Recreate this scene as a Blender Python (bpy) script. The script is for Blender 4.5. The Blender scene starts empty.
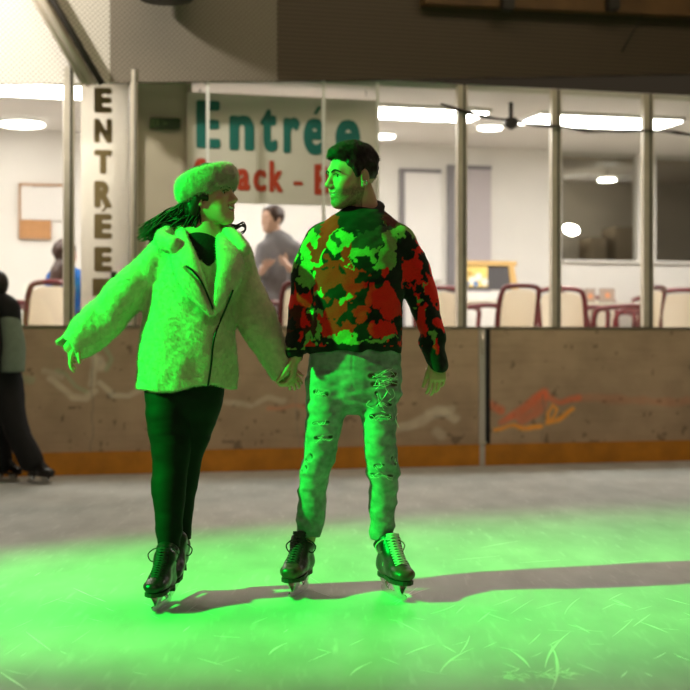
import bpy, bmesh, math, random
import numpy as np
from mathutils import Vector, Matrix
random.seed(7)
RNG = np.random.RandomState(11)
SC = bpy.context.scene
COL = SC.collection
# ------------------------------------------------------------------ measuring
FPX, CAMZ, HY, CX = 1464.0, 1.03, 343.0, 345.0
def P(px, py, Y):
    return np.array([(px - CX) / FPX * Y, Y, CAMZ + (HY - py) / FPX * Y])
TH = math.atan(0.2755); CT, ST = math.cos(TH), math.sin(TH); OY = 12.054
def U(px, v):                       # distance along the rink boards of a pixel column, at depth v behind them
    a = (px - CX) / FPX
    return (a * (OY + v * CT) + v * ST) / (CT - a * ST)
def W(u, v, z):
    return Vector((u * CT - v * ST, OY + u * ST + v * CT, z))
def Z(px, py, v):
    return CAMZ + (HY - py) / FPX * W(U(px, v), v, 0).y
WM = Matrix.Translation((0, OY, 0)) @ Matrix.Rotation(TH, 4, 'Z')
# ------------------------------------------------------------------ materials
def mat(name, color, rough=0.6, metal=0.0, var=0.0, scale=20.0, bump=0.0, bscale=60.0, spec=0.4,
        attr=None, emit=None, estr=0.0, sheen=0.0, coat=0.0, sub=0.0):
    m = bpy.data.materials.new(name); m.use_nodes = True
    nt = m.node_tree; b = nt.nodes['Principled BSDF']; L = nt.links
    b.inputs['Base Color'].default_value = (*color, 1); b.inputs['Roughness'].default_value = rough
    b.inputs['Metallic'].default_value = metal; b.inputs['Specular IOR Level'].default_value = spec
    if sheen: b.inputs['Sheen Weight'].default_value = sheen
    if coat: b.inputs['Coat Weight'].default_value = coat
    tc = nt.nodes.new('ShaderNodeTexCoord')
    src = None
    if attr:
        a = nt.nodes.new('ShaderNodeAttribute'); a.attribute_name = attr; src = a.outputs['Color']
    if var > 0:
        n = nt.nodes.new('ShaderNodeTexNoise'); n.inputs['Scale'].default_value = scale; n.inputs['Detail'].default_value = 5
        L.new(tc.outputs['Object'], n.inputs['Vector'])
        r = nt.nodes.new('ShaderNodeMapRange'); r.inputs['From Min'].default_value = 0.3; r.inputs['From Max'].default_value = 0.7
        r.inputs['To Min'].default_value = 1 - var; r.inputs['To Max'].default_value = 1 + var
        L.new(n.outputs['Fac'], r.inputs['Value'])
        mx = nt.nodes.new('ShaderNodeVectorMath'); mx.operation = 'SCALE'
        if src is not None: L.new(src, mx.inputs[0])
        else: mx.inputs[0].default_value = color
        L.new(r.outputs['Result'], mx.inputs['Scale']); src = mx.outputs['Vector']
    if src is not None: L.new(src, b.inputs['Base Color'])
    if bump > 0:
        n2 = nt.nodes.new('ShaderNodeTexNoise'); n2.inputs['Scale'].default_value = bscale; n2.inputs['Detail'].default_value = 4
        L.new(tc.outputs['Object'], n2.inputs['Vector'])
        bp = nt.nodes.new('ShaderNodeBump'); bp.inputs['Strength'].default_value = bump; bp.inputs['Distance'].default_value = 0.01
        L.new(n2.outputs['Fac'], bp.inputs['Height']); L.new(bp.outputs['Normal'], b.inputs['Normal'])
    if emit is not None:
        b.inputs['Emission Color'].default_value = (*emit, 1); b.inputs['Emission Strength'].default_value = estr
    return m
# ------------------------------------------------------------------ objects
def tag(o, label=None, cat=None, group=None, kind=None):
    if label: o['label'] = label
    if cat: o['category'] = cat
    if group: o['group'] = group
    if kind: o['kind'] = kind
    return o
def empty(name, loc=(0, 0, 0), rz=0.0, label=None, cat=None, group=None):
    o = bpy.data.objects.new(name, None); COL.objects.link(o)
    o.location = loc; o.rotation_euler = (0, 0, rz); o.empty_display_size = 0.1
    return tag(o, label, cat, group)
def wobj_loc(o, u=0, v=0, z=0, rz=0):
    o.location = W(u, v, z); o.rotation_euler = (0, 0, TH + rz); return o
def link(name, me, m, parent=None, origin=None):
    o = bpy.data.objects.new(name, me); COL.objects.link(o)
    if m is not None: me.materials.append(m)
    if parent is not None:
        o.parent = parent
    return o
class MB:
    def __init__(s): s.v = []; s.f = []
    def add(s, vs, fs):
        n = len(s.v); s.v += [tuple(map(float, p)) for p in vs]; s.f += [tuple(i + n for i in f) for f in fs]; return s
    def box(s, x0, x1, y0, y1, z0, z1, b=0.0):
        if b <= 0:
            vs = [(x, y, z) for z in (z0, z1) for y in (y0, y1) for x in (x0, x1)]
            return s.add(vs, [(0, 2, 3, 1), (4, 5, 7, 6), (0, 1, 5, 4), (2, 6, 7, 3), (0, 4, 6, 2), (1, 3, 7, 5)])
        bm = bmesh.new(); bmesh.ops.create_cube(bm, size=1)
        for q in bm.verts:
            q.co = ((x0 + x1) / 2 + q.co.x * (x1 - x0), (y0 + y1) / 2 + q.co.y * (y1 - y0), (z0 + z1) / 2 + q.co.z * (z1 - z0))
        bmesh.ops.bevel(bm, geom=bm.edges[:], offset=min(b, 0.45 * min(x1 - x0, y1 - y0, z1 - z0)), segments=2, affect='EDGES')
        bm.verts.index_update()
        s.add([q.co[:] for q in bm.verts], [[q.index for q in f.verts] for f in bm.faces]); bm.free(); return s
    def tube(s, pts, r, n=8, cap=True):
        pts = [np.array(p, float) for p in pts]; N = len(pts)
        rs = list(r) if hasattr(r, '__len__') else [r] * N
        vs = []; prev = None
        for i, p in enumerate(pts):
            t = pts[min(i + 1, N - 1)] - pts[max(i - 1, 0)]; t = t / (np.linalg.norm(t) + 1e-9)
            if prev is None:
                a = np.array([0, 0, 1.0]) if abs(t[2]) < 0.9 else np.array([1.0, 0, 0])
            else: a = prev
            a = a - t * a.dot(t); a /= np.linalg.norm(a) + 1e-9; prev = a; b = np.cross(t, a)
            for k in range(n):
                q = 2 * math.pi * k / n
                vs.append(p + rs[i] * (math.cos(q) * a + math.sin(q) * b))
        fs = [(i * n + k, i * n + (k + 1) % n, (i + 1) * n + (k + 1) % n, (i + 1) * n + k) for i in range(N - 1) for k in range(n)]
        if cap: fs += [tuple(range(n))[::-1], tuple((N - 1) * n + k for k in range(n))]
        return s.add(vs, fs)
    def lathe(s, prof, c=(0, 0, 0), n=24):
        vs = [(c[0] + r * math.cos(2 * math.pi * k / n), c[1] + r * math.sin(2 * math.pi * k / n), c[2] + z) for r, z in prof for k in range(n)]
        N = len(prof)
        fs = [(i * n + k, i * n + (k + 1) % n, (i + 1) * n + (k + 1) % n, (i + 1) * n + k) for i in range(N - 1) for k in range(n)]
        fs += [tuple(range(n))[::-1], tuple((N - 1) * n + k for k in range(n))]
        return s.add(vs, fs)
    def prism(s, poly, y0, y1):          # outline in x,z pulled along y
        n = len(poly)
        vs = [(x, y0, z) for x, z in poly] + [(x, y1, z) for x, z in poly]
        fs = [tuple(range(n)), tuple(range(2 * n - 1, n - 1, -1))] + [(k, k + n, (k + 1) % n + n, (k + 1) % n) for k in range(n)]
        return s.add(vs, fs)
    def build(s, name, m, parent=None, smooth=False):
        me = bpy.data.meshes.new(name); me.from_pydata(s.v, [], s.f)
        bm = bmesh.new(); bm.from_mesh(me); bmesh.ops.recalc_face_normals(bm, faces=bm.faces); bm.to_mesh(me); bm.free()
        if smooth:
            me.polygons.foreach_set('use_smooth', [True] * len(me.polygons))
        me.update()
        return link(name, me, m, parent)
def text_mesh(s, size, depth, bold=0.0, sx=1.0):
    cu = bpy.data.curves.new('t', 'FONT'); cu.body = s; cu.size = size; cu.extrude = depth; cu.offset = bold; cu.align_x = 'LEFT'
    ob = bpy.data.objects.new('t', cu); COL.objects.link(ob)
    dg = bpy.context.evaluated_depsgraph_get(); dg.update()
    me = bpy.data.meshes.new_from_object(ob.evaluated_get(dg))
    bpy.data.objects.remove(ob); bpy.data.curves.remove(cu)
    v = np.array([x.co[:] for x in me.vertices]); v[:, 0] *= sx
    out = np.stack([v[:, 0], -v[:, 2], v[:, 1]], 1)
    fs = [tuple(p.vertices) for p in me.polygons]; bpy.data.meshes.remove(me)
    return out, fs
def fit_text(s, x0, x1, z0, z1, y, depth=0.004, bold=0.02):   # lettering fitted to a box on a vertical face
    v0, f0 = text_mesh(s, 1.0, 0.01, 0.006)
    v, f = v0, list(f0)
    if bold > 0:                         # heavier strokes: the glyph again, a little to each side
        v = v0.copy(); f = list(f0)
        for j, (dx, dz) in enumerate(((-1, 0), (1, 0), (0, -.6), (0, .6), (-.7, .5), (.7, -.5), (-.7, -.5), (.7, .5))):
            n = len(v); v = np.vstack([v, v0 + np.array([dx * bold, .0012 * (j + 1), dz * bold])]); f += [tuple(i + n for i in q) for q in f0]
    a, b = v.min(0), v.max(0)
    v = (v - a) / (b - a)
    v = v * np.array([x1 - x0, depth, z1 - z0]) + np.array([x0, y - depth, z0])
    return v, f
# ------------------------------------------------------------------ implicit surfaces
LAT = np.random.RandomState(5).rand(32, 32, 32).astype(np.float32)
def noise3(x, y, z):
    x, y, z = np.broadcast_arrays(x, y, z)
    ix, iy, iz = np.floor(x).astype(int), np.floor(y).astype(int), np.floor(z).astype(int)
    fx, fy, fz = x - ix, y - iy, z - iz
    fx, fy, fz = [f * f * (3 - 2 * f) for f in (fx, fy, fz)]
    def g(a, b, c): return LAT[(ix + a) & 31, (iy + b) & 31, (iz + c) & 31]
    r = 0
    for a in (0, 1):
        for b in (0, 1):
            for c in (0, 1):
                r = r + g(a, b, c) * (fx if a else 1 - fx) * (fy if b else 1 - fy) * (fz if c else 1 - fz)
    return r * 2 - 1
def axis(*segs):                         # axis((start, stop, step), ...) -> monotone coordinates
    out = []
    for a, b, h in segs:
        n = max(1, int(round((b - a) / h))); out += list(a + (b - a) * np.arange(n) / n)
    out.append(segs[-1][1]); return np.array(out, np.float32)
def spline(pts, sub=5):
    pts = np.array(pts, float)
    if len(pts) == 2 or sub <= 1: return pts
    q = np.vstack([2 * pts[0] - pts[1], pts, 2 * pts[-1] - pts[-2]]); out = []
    for i in range(1, len(q) - 2):
        for t in np.arange(sub) / sub:
            a, b, c, d = q[i - 1], q[i], q[i + 1], q[i + 2]
            out.append(0.5 * (2 * b + (c - a) * t + (2 * a - 5 * b + 4 * c - d) * t * t + (3 * b - a - 3 * c + d) * t ** 3))
    out.append(pts[-1]); return np.array(out)
class Field:
    def __init__(s, xs, ys, zs):
        s.ax = [np.asarray(a, np.float32) for a in (xs, ys, zs)]
        s.d = np.full([len(a) for a in s.ax], 1.0, np.float32)
    def sl(s, lo, hi):
        out = []
        for a, l, h in zip(s.ax, lo, hi):
            i0 = max(0, int(np.searchsorted(a, l)) - 1); i1 = min(len(a), int(np.searchsorted(a, h)) + 1)
            if i1 - i0 < 1: return None
            out.append(slice(i0, i1))
        return tuple(out)
    def open(s, sl):
        return (s.ax[0][sl[0]][:, None, None], s.ax[1][sl[1]][None, :, None], s.ax[2][sl[2]][None, None, :])
    def put(s, sl, n, k, mode):
        o = s.d[sl]
        if mode == 'add':
            r = np.minimum(o, n)
            if k > 0: h = np.maximum(k - np.abs(o - n), 0) / k; r = r - h * h * k * 0.25
        elif mode == 'sub':
            n = -n; r = np.maximum(o, n)
            if k > 0: h = np.maximum(k - np.abs(o - n), 0) / k; r = r + h * h * k * 0.25
        s.d[sl] = r
    def ell(s, c, r, R=None, k=0.01, mode='add', pad=0.03):
        c = np.array(c, float); r = np.array(r, float); m = r.max() + k + pad
        sl = s.sl(c - m, c + m)
        if sl is None: return
        X, Y, Zz = s.open(sl); X, Y, Zz = X - c[0], Y - c[1], Zz - c[2]
        if R is None: A, B, C = X, Y, Zz
        else:
            R = np.array(R); A, B, C = [R[i, 0] * X + R[i, 1] * Y + R[i, 2] * Zz for i in range(3)]
        k0 = np.sqrt((A / r[0]) ** 2 + (B / r[1]) ** 2 + (C / r[2]) ** 2)
        k1 = np.sqrt((A / r[0] ** 2) ** 2 + (B / r[1] ** 2) ** 2 + (C / r[2] ** 2) ** 2) + 1e-6
        s.put(sl, (k0 * (k0 - 1) / k1).astype(np.float32), k, mode)
    def limb(s, pts, ra, rb=None, ref=(0, 1, 0), k=0.02, sub=5, mode='add', pad=0.03):
        pts = np.array(pts, float); n = len(pts)
        ra = np.array(ra if hasattr(ra, '__len__') else [ra] * n, float)
        rb = ra if rb is None else np.array(rb if hasattr(rb, '__len__') else [rb] * n, float)
        q = spline(np.hstack([pts, ra[:, None], rb[:, None]]), sub); pts, ra, rb = q[:, :3], q[:, 3], q[:, 4]
        m = max(ra.max(), rb.max()) + k + pad
        sl = s.sl(pts.min(0) - m, pts.max(0) + m)
        if sl is None: return
        tmp = np.full([x.stop - x.start for x in sl], 1.0, np.float32)
        off = [x.start for x in sl]
        for i in range(len(pts) - 1):
            A, B = pts[i], pts[i + 1]; mm = max(ra[i], ra[i + 1], rb[i], rb[i + 1]) + k + pad
            s2 = s.sl(np.minimum(A, B) - mm, np.maximum(A, B) + mm)
            if s2 is None: continue
            X, Y, Zz = s.open(s2); X, Y, Zz = X - A[0], Y - A[1], Zz - A[2]
            D = B - A; L2 = D.dot(D) + 1e-12; L = math.sqrt(L2); d = D / L
            t = np.clip((X * D[0] + Y * D[1] + Zz * D[2]) / L2, 0, 1)
            QX, QY, QZ = X - t * D[0], Y - t * D[1], Zz - t * D[2]
            a_ = ra[i] + t * (ra[i + 1] - ra[i]); b_ = rb[i] + t * (rb[i + 1] - rb[i])
            if ra is rb or (abs(ra[i] - rb[i]) < 1e-6 and abs(ra[i + 1] - rb[i + 1]) < 1e-6):
                v = np.sqrt(QX * QX + QY * QY + QZ * QZ) - a_
            else:
                rf = np.array(ref, float); b3 = rf - d * rf.dot(d); b3 /= np.linalg.norm(b3) + 1e-9; a3 = np.cross(d, b3)
                pa = QX * a3[0] + QY * a3[1] + QZ * a3[2]; pb = QX * b3[0] + QY * b3[1] + QZ * b3[2]
                pd = QX * d[0] + QY * d[1] + QZ * d[2]; mn = np.minimum(a_, b_)
                k0 = np.sqrt((pa / a_) ** 2 + (pb / b_) ** 2 + (pd / mn) ** 2)
                k1 = np.sqrt((pa / a_ ** 2) ** 2 + (pb / b_ ** 2) ** 2 + (pd / mn ** 2) ** 2) + 1e-6
                v = k0 * (k0 - 1) / k1
                v = np.where(k0 < 1e-4, -mn, v)
            s3 = tuple(slice(x.start - o, x.stop - o) for x, o in zip(s2, off))
            # clip to the limb's own block
            s3c = tuple(slice(max(0, x.start), min(tmp.shape[j], x.stop)) for j, x in enumerate(s3))
            cut = tuple(slice(c.start - x.start, c.stop - x.start) for c, x in zip(s3c, s3))
            tmp[s3c] = np.minimum(tmp[s3c], v.astype(np.float32)[cut])
        s.put(sl, tmp, k, mode)
    def half(s, p, n, k=0.01):           # keep the side away from n
        X, Y, Zz = s.open((slice(None),) * 3); n = np.array(n, float); n /= np.linalg.norm(n)
        v = (X - p[0]) * n[0] + (Y - p[1]) * n[1] + (Zz - p[2]) * n[2]
        v = np.broadcast_to(v, s.d.shape).astype(np.float32); s.put((slice(None),) * 3, -v, k, 'sub')
    def warp(s, fn, lo=None, hi=None):   # d += fn(X, Y, Z)
        sl = (slice(None),) * 3 if lo is None else s.sl(lo, hi)
        s.d[sl] += fn(*s.open(sl)).astype(np.float32)
    def mesh(s):
        d = s.d; ins = d < 0; nx, ny, nz = d.shape
        c = np.zeros((nx - 1, ny - 1, nz - 1), np.uint8)
        for a in (0, 1):
            for b in (0, 1):
                for e in (0, 1): c += ins[a:nx - 1 + a, b:ny - 1 + b, e:nz - 1 + e]
        I, J, K = np.nonzero((c > 0) & (c < 8)); N = len(I)
        vid = np.full(c.shape, -1, np.int32); vid[I, J, K] = np.arange(N)
        cor = [(a, b, e) for a in (0, 1) for b in (0, 1) for e in (0, 1)]
        val = np.stack([d[I + a, J + b, K + e] for a, b, e in cor], 1)
        acc = np.zeros((N, 3)); cnt = np.zeros(N)
        for p in range(8):
            for q in range(p + 1, 8):
                A, B = np.array(cor[p]), np.array(cor[q])
                if np.abs(A - B).sum() != 1: continue
                vp, vq = val[:, p], val[:, q]; mk = (vp < 0) != (vq < 0)
                t = np.where(mk, vp / np.where(mk, vp - vq, 1), 0)
                acc += np.where(mk[:, None], A + t[:, None] * (B - A), 0); cnt += mk
        fr = acc / np.maximum(cnt, 1)[:, None]
        V = np.stack([s.ax[n][i] * (1 - fr[:, n]) + s.ax[n][i + 1] * fr[:, n] for n, i in enumerate((I, J, K))], 1)
        fs = []
        for ax in range(3):
            o = [slice(None)] * 3; o1 = [slice(None)] * 3; o[ax] = slice(0, -1); o1[ax] = slice(1, None)
            a = ins[tuple(o)]; b = ins[tuple(o1)]; ii = np.nonzero(a != b)
            idx = np.stack(ii, 1); u, w = [n for n in range(3) if n != ax]
            ok = (idx[:, u] > 0) & (idx[:, w] > 0) & (idx[:, u] < vid.shape[u]) & (idx[:, w] < vid.shape[w])
            idx = idx[ok]; flip = a[tuple(idx.T)]
            def at(du, dw):
                q = idx.copy(); q[:, u] += du; q[:, w] += dw; return vid[tuple(q.T)]
            Q = np.stack([at(-1, -1), at(0, -1), at(0, 0), at(-1, 0)], 1)
            if ax == 1: flip = ~flip
            Q[~flip] = Q[~flip][:, ::-1]; fs.append(Q)
        Fq = np.concatenate(fs) if fs else np.zeros((0, 4), int)
        return V, Fq[(Fq >= 0).all(1)]
def np_object(name, V, Fq, m, parent=None, color=None, extra=None):
    """one mesh from quads, plus optional extra (verts, tris) arrays"""
    me = bpy.data.meshes.new(name)
    nv, nq = len(V), len(Fq); ev = et = 0
    if extra is not None:
        EV, EF = extra; ev, et = len(EV), len(EF)
    me.vertices.add(nv + ev)
    AV = V if not ev else np.vstack([V, EV])
    me.vertices.foreach_set('co', np.ascontiguousarray(AV, np.float32).ravel())
    w = EF.shape[1] if ev else 3
    me.loops.add(nq * 4 + et * w)
    li = Fq.ravel() if not et else np.concatenate([Fq.ravel(), (EF + nv).ravel()])
    me.loops.foreach_set('vertex_index', li.astype(np.int32))
    me.polygons.add(nq + et)
    st = np.arange(nq) * 4
    if et: st = np.concatenate([st, nq * 4 + np.arange(et) * w])
    me.polygons.foreach_set('loop_start', st.astype(np.int32))
    me.update(calc_edges=True); me.validate()
    me.polygons.foreach_set('use_smooth', [True] * len(me.polygons))
    if color is not None:
        at = me.color_attributes.new('Col', 'FLOAT_COLOR', 'POINT')
        cc = np.ones((len(me.vertices), 4), np.float32); cc[:nv, :3] = color[:nv]
        if ev: cc[nv:, :3] = color[nv:] if len(color) > nv else color[:1]
        at.data.foreach_set('color', cc.ravel())
    o = link(name, me, m)
    if parent is not None:
        o.parent = parent; o.matrix_parent_inverse = parent_matrix(parent).inverted()
    return o
def parent_matrix(p):
    M = Matrix.Translation(p.location) @ p.rotation_euler.to_matrix().to_4x4()
    if p.parent is not None: M = parent_matrix(p.parent) @ p.matrix_parent_inverse @ M
    return M
def adopt(o, parent):                    # world-space mesh put under a parent
    o.parent = parent; o.matrix_parent_inverse = parent_matrix(parent).inverted(); return o
def face_normals(V, Fq):
    a, b, c = V[Fq[:, 0]], V[Fq[:, 1]], V[Fq[:, 2]]
    n = np.cross(b - a, c - a); ln = np.linalg.norm(n, axis=1, keepdims=True); return n / (ln + 1e-12), ln[:, 0]
def fur(V, Fq, n, length, rad, lean=(0, 0, -0.6), jitter=0.6, keep=None):
    nr, area = face_normals(V, Fq)
    w = area.copy()
    ctr = V[Fq].mean(1)
    if keep is not None: w = w * keep(ctr)
    w /= w.sum()
    f = RNG.choice(len(Fq), n, p=w)
    t = RNG.rand(n, 1); u = RNG.rand(n, 1)
    a, b, c, d = [V[Fq[f, i]] for i in range(4)]
    base = (a * (1 - t) + b * t) * (1 - u) + (d * (1 - t) + c * t) * u
    nn = nr[f]
    dr = nn + np.array(lean) + RNG.randn(n, 3) * jitter; dr /= np.linalg.norm(dr, axis=1, keepdims=True)
    sd = np.cross(dr, RNG.randn(n, 3)); sd /= np.linalg.norm(sd, axis=1, keepdims=True); s2 = np.cross(dr, sd)
    L = length * (0.6 + 0.8 * RNG.rand(n, 1)); base = base - nn * 0.002
    e = [base + rad * (math.cos(q) * sd + math.sin(q) * s2) for q in (0, 2.094, 4.189)]
    tip = base + dr * L
    EV = np.stack(e + [tip], 1).reshape(-1, 3)
    i = np.arange(n)[:, None] * 4
    EF = np.concatenate([i + np.array([[0, 1, 3]]), i + np.array([[1, 2, 3]]), i + np.array([[2, 0, 3]])], 1).reshape(-1, 3)
    return EV, EF
# ------------------------------------------------------------------ materials of the people
M_skin = mat('skin', (0.6, 0.36, 0.25), 0.5, attr='Col', bump=0.03, bscale=300)
M_hair = mat('hair', (0.016, 0.009, 0.006), 0.45, var=0.4, scale=60, bump=0.2, bscale=250)
M_coat = mat('cream_fur', (0.62, 0.54, 0.37), 0.9, var=0.12, scale=45, bump=0.25, bscale=220, spec=0.1, sheen=0.3)
M_hat = mat('white_fur', (0.66, 0.60, 0.46), 0.9, var=0.1, scale=60, bump=0.3, bscale=260, spec=0.1, sheen=0.3)
M_black = mat('black_knit', (0.012, 0.012, 0.012), 0.8, var=0.3, scale=120, bump=0.15, bscale=500, spec=0.2)
M_legging = mat('black_leggings', (0.005, 0.0055, 0.005), 0.75, var=0.2, scale=30, bump=0.05, bscale=300, spec=0.22)
M_boot = mat('black_leather', (0.012, 0.011, 0.010), 0.32, var=0.3, scale=30, bump=0.12, bscale=120, spec=0.5)
M_rental = mat('scuffed_black_leather', (0.020, 0.015, 0.013), 0.38, attr='Col', var=0.3, scale=40, bump=0.12, bscale=120, spec=0.5)
M_lace_black = mat('black_lace', (0.03, 0.03, 0.03), 0.7)
M_lace_white = mat('pale_lace', (0.62, 0.60, 0.56), 0.8)
M_steel = mat('blade_steel', (0.62, 0.62, 0.60), 0.25, metal=1.0)
M_sole = mat('dark_sole', (0.03, 0.022, 0.018), 0.6)
M_zip = mat('dark_zip', (0.01, 0.01, 0.01), 0.35, metal=0.4)
M_sweater = mat('camouflage_knit', (0.5, 0.5, 0.5), 0.9, attr='Col', var=0.12, scale=150, bump=0.35, bscale=380, spec=0.1, sheen=0.1)
M_jeans = mat('pale_denim', (0.5, 0.5, 0.5), 0.85, attr='Col', var=0.2, scale=38, bump=0.3, bscale=300, spec=0.15)
M_thread = mat('pale_thread', (0.72, 0.72, 0.68), 0.9)
M_eye = mat('eye_white', (0.75, 0.72, 0.68), 0.2, attr='Col')
M_ring = mat('silver', (0.8, 0.8, 0.8), 0.2, metal=1.0)
SKIN = np.array([0.62, 0.36, 0.24]); LIP = np.array([0.45, 0.13, 0.11]); TEETH = np.array([0.85, 0.82, 0.76]); STUB = np.array([0.16, 0.095, 0.065])
# ------------------------------------------------------------------ head, hand
def frame(f, pitch=0.0, roll=0.0):
    """head axes: x forward, y to its left, z up"""
    f = np.array(f, float); f /= np.linalg.norm(f); z = np.array([0, 0, 1.0])
    l = np.cross(z, f); l /= np.linalg.norm(l)
    f2 = f * math.cos(pitch) + z * math.sin(pitch); u = np.cross(f2, l)
    l2 = l * math.cos(roll) + u * math.sin(roll); u2 = np.cross(f2, l2)
    return np.stack([f2, l2, u2], 0)      # rows = axes
class Head:
    def __init__(s, o, R, sc): s.o, s.R, s.sc = np.array(o, float), R, sc
    def w(s, p): return s.o + (np.array(p, float) * s.sc) @ s.R
    def loc(s, V): return ((V - s.o) @ s.R.T) / s.sc
def add_head(F, H, male=False, smile=1.0):
    c = H.sc
    def E(p, r, k=0.012, mode='add'): F.ell(H.w(p), np.array(r) * c, H.R, k * c, mode)
    def C(a, b, ra, rb, k=0.012, mode='add'): F.limb([H.w(a), H.w(b)], [ra * c, rb * c], k=k * c, sub=1, mode=mode)
    E((-0.012, 0, 0.035), (0.098, 0.077, 0.088), 0.005)
    E((0.028, 0, -0.012), (0.064, 0.062, 0.085), 0.03)
    E((0.050, 0, -0.065), (0.045, 0.045, 0.048), 0.02)
    for sg in (1, -1):
        C((-0.004, sg * 0.054, -0.050), (0.058, sg * 0.016, -0.102), 0.020 if male else 0.016, 0.016, 0.03)
        E((0.058, sg * 0.040, -0.024), (0.026, 0.022, 0.022), 0.02)
        E((0.062, sg * 0.030, -0.050), (0.022, 0.018, 0.018), 0.018)
    C((0.076, -0.034, 0.022), (0.076, 0.034, 0.022), 0.014 if male else 0.011, 0.014 if male else 0.011, 0.02)
    E((0.072, 0, -0.103), (0.019, 0.022, 0.016), 0.02)
    C((0.086, 0, 0.014), (0.108, 0, -0.026), 0.008, 0.0105, 0.010)
    E((0.110, 0, -0.031), (0.0115, 0.0115, 0.0095), 0.008)
    for sg in (1, -1):
        E((0.098, sg * 0.012, -0.036), (0.010, 0.0075, 0.0075), 0.006)
        E((0.096, sg * 0.031, 0.003), (0.016, 0.018, 0.012), 0.012, 'sub')
        C((0.074, sg * 0.019, 0.0125), (0.068, sg * 0.045, 0.009), 0.0065, 0.006, 0.006)
        C((0.077, sg * 0.021, -0.010), (0.068, sg * 0.043, -0.008), 0.0055, 0.005, 0.006)
    q = 0.010 * smile
    for sg in (1, -1):
        F.limb([H.w((0.094, 0, -0.0585)), H.w((0.088, sg * 0.013, -0.0575)), H.w((0.075, sg * 0.027, -0.061 + q))], [0.0065 * c, 0.006 * c, 0.003 * c], k=0.006 * c, sub=3)
        F.limb([H.w((0.090, 0, -0.0770)), H.w((0.085, sg * 0.013, -0.0745)), H.w((0.074, sg * 0.027, -0.062 + q))], [0.0075 * c, 0.0065 * c, 0.003 * c], k=0.006 * c, sub=3)
        F.limb([H.w((0.098, 0, -0.0675)), H.w((0.092, sg * 0.014, -0.066)), H.w((0.080, sg * 0.026, -0.061 + q))], [0.0052 * c, 0.0046 * c, 0.002 * c], k=0.003 * c, sub=3, mode='sub')
        # ear: a tilted shell with a hollow
        F.ell(H.w((-0.014, sg * 0.080, -0.008)), np.array((0.019, 0.010, 0.034)) * c, H.R, 0.006 * c)
        F.ell(H.w((-0.009, sg * 0.090, -0.004)), np.array((0.011, 0.008, 0.022)) * c, H.R, 0.004 * c, 'sub')
        E((-0.006, sg * 0.080, -0.036), (0.009, 0.007, 0.009), 0.005)
def head_color(V, H, col, male=False, smile=1.0):
    L = H.loc(V); q = 0.010 * smile
    x, y, z = L.T; ay = np.abs(y)
    near = (np.abs(x) < 0.14) & (ay < 0.11) & (z > -0.16) & (z < 0.15)
    t = np.clip(ay / 0.027, 0, 1)
    zm = -0.0672 * (1 - t ** 1.5) + (-0.062 + q) * t ** 1.5
    front = near & (x > 0.065) & (ay < 0.029)
    lip = front & (np.abs(z - zm) < 0.0125 * (1 - 0.6 * t))
    col[lip] = LIP if not male else LIP * 1.1 + SKIN * 0.25
    teeth = front & (ay < 0.022) & (np.abs(z - zm + 0.0) < 0.0048 * (1 - 0.5 * t)) & (z > zm - 0.002)
    col[teeth] = TEETH
    low = front & (ay < 0.022) & (z <= zm - 0.002) & (z > zm - 0.0048)
    col[low] = np.array([0.10, 0.02, 0.02])
    cheek = near & (((x - 0.06) ** 2 + (ay - 0.045) ** 2 + (z + 0.03) ** 2) < 0.024 ** 2)
    col[cheek] *= np.array([1.05, 0.86, 0.82])
    if male:
        jaw = np.clip((-0.030 - z + 0.55 * np.clip(x - 0.02, 0, 0.05)) / 0.02 - np.clip((x - 0.03) / 0.02, 0, 1.6) * (z > -0.05), 0, 1) * (near & (x > -0.012) & (z > -0.125))
        mous = ((np.abs(z + 0.049) < 0.007) & (x > 0.075) & (ay < 0.027) & near).astype(float)
        side = np.clip(1 - np.abs(x - 0.012) / 0.016, 0, 1) * near * (z < 0.02) * (z > -0.05) * (ay > 0.045)
        b = np.clip(np.maximum(np.maximum(jaw, mous * 0.9), side), 0, 1) * (~lip) * (~teeth)
        b = b * (0.72 + 0.25 * noise3(V[:, 0] * 260, V[:, 1] * 260, V[:, 2] * 260))
        b = np.clip(b, 0, 1)[:, None]
        col[:] = col * (1 - b) + STUB * b
    return col
def face_pts(H, V, yz, off):
    """points lying on the skin at given sideways / height positions of the head"""
    L = H.loc(V); out = []
    for y, z in yz:
        m = (np.abs(L[:, 1] - y) < .006) & (np.abs(L[:, 2] - z) < .006) & (L[:, 0] > .02)
        out.append(H.w((L[m, 0].max() + off if m.any() else .09, y, z)))
    return out
def eyes(H, parent, look):
    for sg in (1, -1):
        mb_v = []; n = 14
        c = H.w((0.0690, sg * 0.031, 0.002)); r = 0.0135 * H.sc
        V = []; Fq = []; colr = []
        lk = np.array(look, float); lk /= np.linalg.norm(lk)
        a = np.cross(lk, [0, 0, 1.0]); a /= np.linalg.norm(a); b = np.cross(a, lk)
        for i in range(n + 1):
            th = math.pi * i / n
            for k in range(2 * n):
                ph = math.pi * k / n
                V.append(c + r * (math.cos(th) * lk + math.sin(th) * (math.cos(ph) * a + math.sin(ph) * b)))
                colr.append((0.01, 0.008, 0.006) if th < 0.60 else (0.75, 0.72, 0.68))
        for i in range(n):
            for k in range(2 * n): Fq.append((i * 2 * n + k, (i + 1) * 2 * n + k, (i + 1) * 2 * n + (k + 1) % (2 * n), i * 2 * n + (k + 1) % (2 * n)))
        np_object('eye', np.array(V), np.array(Fq), M_eye, parent, np.array(colr))
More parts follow.
